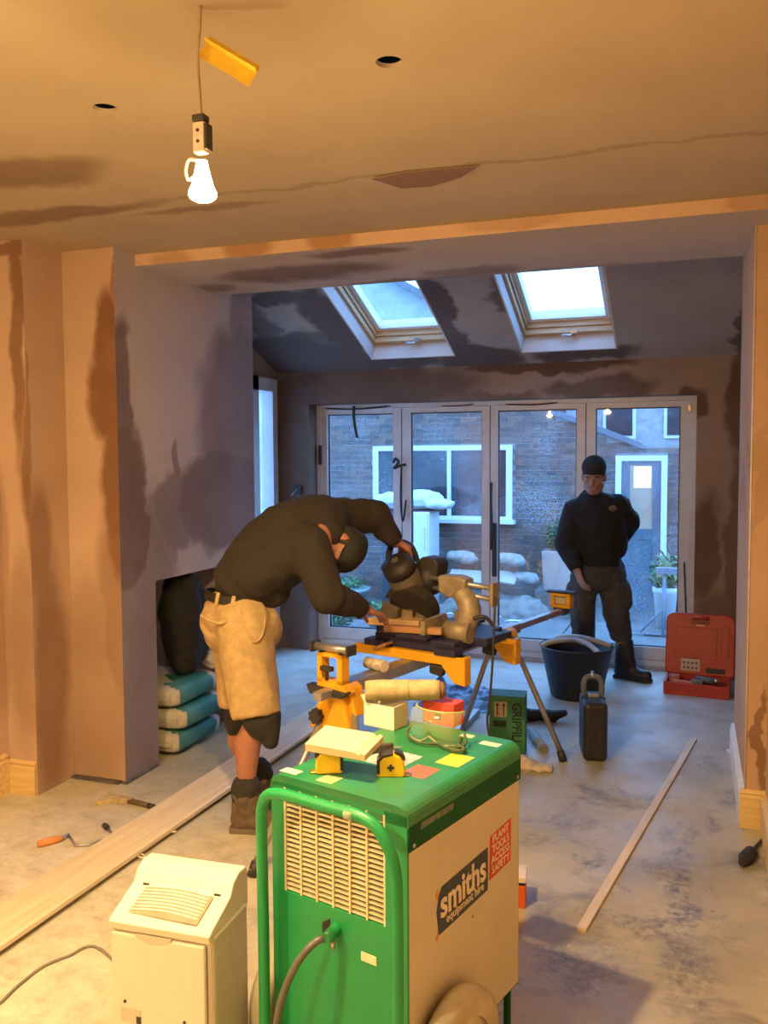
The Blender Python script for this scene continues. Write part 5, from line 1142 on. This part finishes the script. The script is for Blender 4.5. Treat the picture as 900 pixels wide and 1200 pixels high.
# ------------------------------------------------------------------ plaster sacks and bags in the fireplace
def pillow(l, w, h, e1=.22, e2=.35, n=20, m=12):
    f = lambda c, e: math.copysign(abs(c)**e, c); vs = []; fs = []
    for j in range(m+1):
        b = -math.pi/2+math.pi*j/m
        for i in range(n):
            a = 2*math.pi*(i+.5)/n
            vs.append((l/2*f(math.cos(a), e1)*f(math.cos(b), e2), w/2*f(math.sin(a), e1)*f(math.cos(b), e2), h/2+h/2*f(math.sin(b), .55)))
    for j in range(m):
        for i in range(n): fs.append([j*n+i, j*n+(i+1) % n, (j+1)*n+(i+1) % n, (j+1)*n+i])
    return MB().add(vs, fs, True)
paper = mat('sack_paper', (.50, .47, .38), .8, var=.12, scale=20, dirt=(.34, .30, .24)); teal = mat('sack_teal', (.03, .20, .17), .6, var=.25, scale=12, dirt=(.20, .33, .30), dirt_amt=.5)
for i, (dx, dy, tx) in enumerate(((0, 0, 'teal and white plaster sack at the bottom of the stack in the fireplace'), (.02, .03, 'teal and white plaster sack in the middle of the stack in the fireplace'), (-.01, .01, 'teal and white plaster sack on top of the stack in the fireplace'))):
    r = empty('plaster_sack', (-2.885+dx, 4.355+dy, .012+i*.128), label=tx, cat='sack', group='plaster sacks in the fireplace')
    q = pillow(.47, .50, .128)
    for v in q.v:
        k = noise.noise(V(v.x*7, v.y*7, v.z*7+i*9))*.012; v += V(k, k, 0)
    b = q.build('sack_body', paper, r); b.data.materials.append(teal)
    for p_ in b.data.polygons:
        if p_.center.x > .07 and -.20 < p_.center.y < .155: p_.material_index = 1
    for sgn in (-1, 1): MB().box((-.16, sgn*.243-.006, .052), (.2, sgn*.243+.012*sgn, .075)).build('crimped_end', paper, r)
    for k in range(3): MB().box((-.12+k*.10, -.2535, .05), (-.08+k*.10, -.2505, .062)).build('printed_mark', mat('sack_print', (.2, .1, .07), .8), r)
o = pillow(.20, .30, .40).build('cement_bag', paper); o.data.materials.append(teal); o.location = (-3.02, 4.27, .40); o.rotation_euler = (R_(4), R_(-4), .2)
for p_ in o.data.polygons:
    if p_.center.z < .17: p_.material_index = 1
tag(o, 'half-full white and green bag standing upright on the plaster sacks', 'bag')
bk = atz(225, 808, .40)
bx_ = V(-2.76, 4.40, .40)
tag(origin_to(organic('black_jacket', [('c', bx_+V(-.02, 0, .10), .095, bx_+V(-.04, .0, .36), .12), ('c', bx_+V(-.04, 0, .36), .12, bx_+V(-.05, .03, .50), .10), ('c', bx_+V(-.03, .12, .42), .09, bx_+V(-.02, .11, .14), .08), ('c', bx_+V(-.05, -.10, .36), .06, bx_+V(-.05, -.06, .46), .06)], mat('black_cloth', (.012, .011, .011), .9, var=.5, scale=16), None, voxel=.015, smooth=4, wrinkle=.018, wscale=9, stretch=(1, 1, .4)), bx_), 'black work jacket dumped on top of the plaster sacks', 'jacket')
pp = V(-2.72, 4.62, .40)
tag(origin_to(organic('crumpled_wrapper', [('b', pp+V(0, 0, .05), (.05, .06, .055)), ('b', pp+V(.02, .03, .08), (.03, .03, .05))], mat('clear_wrapper', (.55, .5, .45), .3, var=.3), None, voxel=.012, smooth=1, wrinkle=.02, wscale=22), pp), 'crumpled pale wrapper on the plaster sacks beside the black jacket', 'wrapper')

# ------------------------------------------------------------------ floor clutter
bl0, bl1, br0, br1 = atz(0, 1056, .045), atz(352, 838, .045), atz(0, 1110, .045), atz(362, 857, .045)
bdir = ((bl1-bl0).normalized()+(br1-br0).normalized()).normalized(); bdir.z = 0; bdir.normalize(); bn = V(bdir.y, -bdir.x, 0)
bc_ = (bl0+br0+bl1+br1)/4; wd_ = abs((br0-bl0).dot(bn))*.5+abs((br1-bl1).dot(bn))*.5
y_far = (atz(398, 820, .045)-bc_).dot(bdir); y_near = -2.6
pl = wood_mat('planed_pine', (.62, .52, .36), (.74, .65, .48), 1, scale=.7)
o = MB().prism([(-wd_/2, 0), (wd_/2, 0), (wd_/2, .016), (wd_/2-.012, .022), (-wd_/2+.004, .022), (-wd_/2, .018)], y_near, y_far).build('pine_board', pl); o.location = (bc_.x, bc_.y, .023); o.rotation_euler = (0, 0, math.atan2(-bdir.x, bdir.y))
tag(o, 'long pale pine skirting board lying along the floor by the chimney breast', 'board')
for f, tx in ((-.9, 'short batten under the pine board by the cream dehumidifier'), (1.2, 'short batten under the pine board beside the bending man')):
    q = MB().box((-wd_/2+.02, -.02, 0), (wd_/2-.03, .02, .0225)).build('spacer_batten', pl); c = bc_+bdir*f; q.location = (c.x, c.y, 0); q.rotation_euler = (0, 0, math.atan2(-bdir.x, bdir.y)); tag(q, tx, 'batten')
a, b = atz(681, 1088, .012), atz(813, 865, .012); d = (b-a); L = d.length
o = MB().prism([(-.017, 0), (.017, 0), (.017, .012), (-.017, .012)], 0, L, bevel=.001).build('timber_strip', pl); o.location = (a.x, a.y, 0); o.rotation_euler = (0, 0, math.atan2(-d.x, d.y)); tag(o, 'thin pale timber strip lying on the bare concrete by the tool case', 'timber')
# black flexible tub
tbp = V(-.735, 6.12, 0); tb = empty('rubble_tub', tuple(tbp), R_(-12), label='black flexible rubble tub with pale handles in front of the standing man', cat='tub')
tubm = mat('tub_black', (.012, .012, .014), .5, var=.3, scale=10, dirt=(.04, .042, .045), dirt_amt=.5)
MB().lathe([(0, .0), (.165, 0), (.175, .01), (.245, .34), (.255, .352), (.248, .358), (.238, .345), (.168, .02), (0, .015)], n=40).build('tub_body', tubm, tb)
gh = mat('handle_grey', (.42, .46, .50), .4)
for sy in (-1, 1):
    MB().tube(smooth_path([(-.20, sy*.13, .345), (-.16, sy*.10, .375), (-.02, sy*.06+.02, .395), (.10, sy*.07, .385), (.20, sy*.13, .345)]), .019, n=10).build('handle', gh, tb)
# upright black tool case with a clasped handle
tc_ = empty('tool_case', tuple(atz(691, 893)+V(0, .15, 0)), R_(12), label='black tool case standing on its end beside the saw stand', cat='tool case')
MB().box((-.065, -.15, 0), (.065, .13, .325), bevel=.028).build('case_body', tubm, tc_)
MB().box((-.0655, -.012, .01), (.0655, -.004, .32), bevel=.002).build('seam', black, tc_)
ch = mat('case_chrome', (.38, .43, .5), .25, metal=.6)
MB().tube(smooth_path([(-.045, .02, .315), (-.05, .03, .38), (-.03, .04, .42), (.03, .04, .42), (.05, .03, .38), (.045, .02, .315)]), .016, n=10).build('carry_handle', mat('handle_blue_grey', (.10, .12, .16), .3), tc_)
MB().box((-.03, -.03, .322), (.03, .0, .345), bevel=.006).build('clasp', ch, tc_)
MB().cyl((0, .03, .42), (0, .045, .455), .014, .010, n=12).build('latch_pin', ch, tc_)
# red power-tool case, open
rc0 = V(-.165, 6.36, 0); rc = empty('red_case', tuple(rc0), R_(-5), label='open red power-tool case against the back wall', cat='tool case')
redk = mat('case_red', (.42, .035, .018), .45, var=.1, scale=12); redd = mat('case_red_dark', (.20, .02, .012), .5)
w_, d_ = .43, .27
q = MB(); q.box((0, 0, 0), (w_, d_, .02), bevel=.006).box((0, 0, .02), (.018, d_, .09)).box((w_-.018, 0, .02), (w_, d_, .09)).box((.018, 0, .02), (w_-.018, .018, .085)).box((.018, d_-.018, .02), (w_-.018, d_, .09))
q.build('case_tray', redk, rc)
MB().box((.02, .02, .018), (w_-.02, d_-.02, .055)).build('tray_insert', redd, rc)
Ml = Matrix.Translation((0, d_+.01, .085)) @ Matrix.Rotation(R_(-9), 4, 'X')
ol = []
for cx_, cz_, a0 in ((w_-.03+.02, .03, -90), (w_-.06+.02, .38, 0), (.06-.02, .38, 90), (.03-.02, .03, 180)):
    r = .06 if cz_ > .1 else .03
    for k in range(6): t = R_(a0+18*k); ol.append((cx_+r*math.cos(t), cz_+r*math.sin(t)))
ld_ = MB().prism(ol, -.03, .06, M=Ml, bevel=.01).build('case_lid', redk, rc)
MB().prism([(.05, .12), (.33, .12), (.33, .34), (.05, .34)], -.036, -.028, M=Ml, bevel=.003).build('lid_panel', redk, ld_)
MB().prism([(.36, .14), (.41, .14), (.41, .36), (.36, .36)], -.036, -.028, M=Ml, bevel=.003).build('lid_panel', redk, ld_)
MB().prism([(.15, .365), (.28, .365), (.28, .405), (.15, .405)], -.0335, -.028, M=Ml).build('handle_recess', redd, ld_)
MB().tube([Ml @ V(.17, -.045, .41), Ml @ V(.27, -.045, .41)], .012, n=10).build('carry_handle', redk, ld_)
MB().box((.19, -.0365, .352), (.245, -.0335, .362), Ml).build('maker_label', mat('label_peach', (.7, .42, .25), .5), ld_)
st_ = MB().box((.09, -.038, .03), (.22, -.0335, .115), Ml).build('warning_sticker', mat('sticker_pinkish', (.50, .40, .38), .6, var=.1), ld_)
for i in range(4):
    for j in range(2): MB().box((.105+i*.028, -.0392, .045+j*.035), (.12+i*.028, -.0378, .06+j*.035), Ml).build('pictogram', mat('sticker_ink', (.10, .05, .05), .6), st_)
MB().box((.26, -.037, .025), (.39, -.031, .06), Ml, bevel=.003).build('accessory_clip', black, ld_)
MB().cyl((.0, d_+.005, .085), (w_, d_+.005, .085), .01, n=10).build('hinge', redd, rc)
dl_ = empty('cordless_drill', tuple(rc0+V(.27, .10, .058)), R_(-8), label='blue-grey cordless drill lying in the red case', cat='drill')
sb_ = mat('drill_grey', (.16, .19, .24), .4, var=.3, scale=20)
MB().cyl((-.06, .02, .03), (.06, .02, .03), .028, .024, n=16).build('drill_body', sb_, dl_); MB().cyl((.06, .02, .03), (.095, .02, .03), .018, .012, n=14).build('chuck', steel, dl_)
MB().prism([(-.05, .01), (-.015, .01), (-.02, -.07), (-.06, -.07)], .012, .046, axis='Z', bevel=.006).build('grip', black, dl_)
MB().box((-.075, -.085, .002), (.0, -.055, .052), bevel=.006).build('battery', sb_, dl_)
o = MB().prism([(-.07, -.02), (.07, -.02), (.075, .0), (.07, .02), (-.07, .02)], 0, .03, axis='Z', bevel=.005).build('red_grip_handle', mat('red_pink', (.55, .18, .15), .4)); o.location = rc0+V(.13, .07, .057); o.rotation_euler = (0, 0, -.2); tag(o, 'pinkish red side handle lying in the red case', 'handle')
o = MB().box((-.035, -.03, 0), (.035, .03, .05), bevel=.004).build('red_battery_pack', mat('red_pale', (.50, .2, .18), .5, var=.4, scale=40)); o.location = rc0+V(.072, .14, .060); tag(o, 'pale red battery pack at the hinge side of the red case', 'battery')
# adhesive carton
ya = 4.74; gl_, gr_ = aty(575, 850, ya), aty(616, 850, ya); gw = (gr_-gl_).length; ght = aty(590, 814, ya).z
gf = empty('adhesive_carton', (gl_.x, ya-.04, 0), R_(6), label='dark green adhesive carton with black lettering and two up arrows', cat='carton')
gcar = mat('carton_green', (.035, .19, .085), .6, var=.1); gink = mat('carton_ink', (.006, .02, .01), .6); bei = mat('carton_beige', (.42, .34, .25), .7)
MB().box((0, 0, 0), (gw, .15, ght), bevel=.002).build('box', gcar, gf)
MB().box((gw*.14, -.0012, ght*.66), (gw*.50, .001, ght*.91)).build('arrow_panel', bei, gf)
for k in (.23, .41):
    x = gw*k; MB().prism([(x-.003, ght*.68), (x+.003, ght*.68), (x+.003, ght*.84), (x+.010, ght*.84), (x, ght*.895), (x-.010, ght*.84), (x-.003, ght*.84)], -.002, -.0008).build('up_arrow', gink, gf)
text_mesh('lettering', 'GRIPFILL', ght*.205, gink, gf, frame_M((gw*.76, -.0012, ght*.56), (0, 0, -1), (1, 0, 0), (0, -1, 0)), sx=.88, bold=.0016)
MB().box((gw*.70, -.0012, ght*.10), (gw*.82, .001, ght*.17)).build('barcode_label', mat('label_pale_green', (.35, .42, .33), .6), gf)
MB().box((gw*.12, -.0012, ght*.5), (gw*.48, .001, ght*.6)).build('dark_print', gink, gf)
# blue plastic sheet and black bag beyond the stand
bs = V(-1.42, 5.78, 0); vs = []; fs = []; nx, ny = 26, 16
for j in range(ny+1):
    for i in range(nx+1):
        u, v = i/nx, j/ny; ed = min(u, 1-u, v, 1-v)*5; ed = min(1, ed)
        h = (.035+.05*abs(noise.noise(V(u*4, v*4, 3)))+.03*noise.noise(V(u*9, v*9, 1)))*ed+.16*math.exp(-((u-.12)/.08)**2-((v-.5)/.22)**2)*ed+.002
        vs.append((bs.x+(u-.5)*.62+.03*noise.noise(V(v*5, 0, 7)), bs.y+(v-.5)*.55+.03*noise.noise(V(u*5, 9, 7)), max(.002, h)))
for j in range(ny):
    for i in range(nx): k = j*(nx+1)+i; fs.append([k, k+1, k+nx+2, k+nx+1])
bsh = MB().add(vs, fs, False).build('plastic_sheet', mat('blue_plastic', (.10, .20, .38), .3, var=.15)); sdm = bsh.modifiers.new('t', 'SOLIDIFY'); sdm.thickness = .002; sdm.offset = 1
tag(origin_to(bsh, bs), 'crumpled blue plastic sheet on the floor behind the saw stand legs', 'plastic sheet')
bb_ = V(-.95, 5.42, 0)
tag(origin_to(organic('black_tool_bag', [('c', bb_+V(-.16, 0, .035), .034, bb_+V(.15, .03, .04), .039), ('c', bb_+V(.15, .03, .04), .03, bb_+V(.22, .05, .06), .022), ('c', bb_+V(-.16, 0, .035), .03, bb_+V(-.22, .05, .03), .02)], tubm, None, voxel=.012, smooth=3, wrinkle=.008, wscale=12), bb_), 'limp black tool bag on the floor behind the adhesive carton', 'bag')
a, b = atz(536, 858, .02), atz(559, 834, .02); d = b-a
o = MB().box((-.02, 0, 0), (.02, d.length, .04), bevel=.002).build('metal_channel', alu); o.location = (a.x, a.y, 0); o.rotation_euler = (0, 0, math.atan2(-d.x, d.y)); tag(o, 'grey metal channel lying on the floor between the stand legs', 'channel')
a, b = atz(622, 856, .025), atz(638, 878, .025); d = b-a
ct = empty('sealant_tube', (a.x, a.y, .025), label='grey sealant tube lying beside the adhesive carton', cat='tube')
MB().cyl((0, 0, 0), d*.86, .024, n=18).build('tube_body', mat('tube_grey', (.30, .38, .38), .35), ct); MB().cyl(d*.86, d, .025, .025, n=18).build('end_cap', mat('tube_cap', (.2, .2, .17), .4), ct); MB().cyl(V(0, 0, 0), -d.normalized()*.05, .008, .004, n=10).build('nozzle', dkp, ct)
pp = atz(618, 902)
tag(origin_to(organic('crumpled_paper', [('b', pp+V(-.04, .02, .03), (.05, .05, .035)), ('b', pp+V(.05, .01, .015), (.09, .05, .018)), ('b', pp+V(0, .03, .02), (.06, .05, .03))], mat('cream_paper', (.55, .47, .37), .8, var=.1), None, voxel=.012, smooth=1, wrinkle=.014, wscale=18), pp), 'crumpled cream paper on the floor beside the adhesive carton', 'paper')
# orange nail box behind the dryer
ob = empty('nail_box', (-.70, 3.10, 0), R_(8), label='orange and white nail box on the floor behind the green dryer', cat='box')
MB().box((0, 0, 0), (.15, .10, .085), bevel=.002).build('box', mat('box_orange', (.60, .10, .015), .5, var=.1), ob)
MB().box((.001, .001, .085), (.149, .099, .096)).build('dark_band', black, ob); MB().box((-.002, -.002, .096), (.152, .102, .118), bevel=.002).build('lid', mat('box_white', (.66, .6, .55), .5), ob)
# roller frame with an orange handle
a, b, c = atz(44, 989, .016), atz(73, 982, .016), atz(80, 978, .012)
rf = empty('roller_frame', tuple(a), label='bent wire roller frame with an orange wooden handle on the floor', cat='roller frame')
L0 = lambda p: p-a
MB().tube([L0(a), L0(a+(b-a)*.3), L0(a+(b-a)*.7), L0(b)], [.013, .017, .015, .011], n=12).build('handle', wood_mat('orange_handle', (.62, .20, .06), (.75, .30, .1), 0), rf)
MB().tube([L0(b), L0(c)], .008, n=8).build('ferrule', steel, rf)
MB().tube([L0(p) for p in (c, atz(88, 991, .008), atz(104, 990, .007), atz(133, 980, .007), atz(126, 970, .02))], .005, n=8).build('wire_arm', steel, rf)
MB().cyl(L0(atz(126, 970, .02)), L0(atz(122, 967, .022)), .012, n=10).build('end_cap', dkp, rf)
a, b, c = atz(120, 936, .01), atz(152, 938, .012), atz(178, 945, .012)
sc_ = empty('wall_brush', tuple(a), label='old splayed wall brush with a dark handle beside the chimney breast', cat='brush')
d = (b-a).normalized(); s = V(d.y, -d.x, 0)
MB().prism([(0, -.07), (.0, .07), (.06, .028), (.16, .014), (.16, -.014), (.06, -.028)], 0, .022, M=frame_M(V(0, 0, -.009), d, s*-1, V(0, 0, 1)), axis='Z').build('bristles', mat('bristle_fawn', (.46, .36, .2), .9, var=.3, scale=50), sc_)
MB().tube([b-a-d*.02, (b+c)/2-a, c-a], [.014, .013, .012], n=10).build('handle', mat('handle_dark', (.12, .09, .05), .6), sc_)
MB().tube([c-a-(c-b).normalized()*.02, c-a+(c-b).normalized()*.012], .0135, n=10).build('handle_end', dkp, sc_)
a, b = atz(874, 1006, .018), atz(893, 984, .01); d = b-a
br = empty('dust_brush', tuple(a), label='dark hand brush lying against the right-hand skirting', cat='brush')
MB().tube([V(0, 0, 0)-d*.25, V(0, 0, 0), d*.3, d*.45], [.012, .03, .028, .012], n=12).build('brush_head', mat('brush_black', (.03, .028, .035), .9, var=.4, scale=50), br); MB().tube([d*.4, d*1.0], [.008, .006], n=8).build('handle', dkp, br)
o = MB().prism([(-.05, -.012), (.02, -.02), (.06, .0), (.0, .016)], 0, .012, axis='Z').build('plastic_offcut', mat('primed_white', (.72, .72, .73), .6)); o.location = atz(860, 884, .001); o.rotation_euler = (0, 0, 2.2); tag(o, 'white offcut at the end of the primed skirting', 'offcut')
for i, (x, y, tx) in enumerate(((197, 974, 'curled wood shaving beside the pine board near the boot'), (163, 1004, 'wood splinter beside the pine board behind the cream dehumidifier'))):
    p = atz(x, y, .012); pts = [p+V(.022*math.cos(t*.7)+.004*t, .018*math.sin(t*.7), .004*t*.3) for t in range(9)]
    tag(origin_to(MB().tube(pts, .004, n=6).build('wood_shaving', pl), p), tx, 'shaving')
p = aty(349, 574, YW-.012); sk_ = empty('socket_box', tuple(p), label='small dark back box with loose wires on the wall beside the bifold doors', cat='socket box')
MB().box((-.035, -.012, -.035), (.035, .012, .035), bevel=.003).build('box', dkp, sk_); MB().tube(smooth_path([(0, -.012, .01), (-.02, -.03, -.02), (-.05, -.03, -.05)]), .004, n=6).build('loose_wire', alu, sk_)
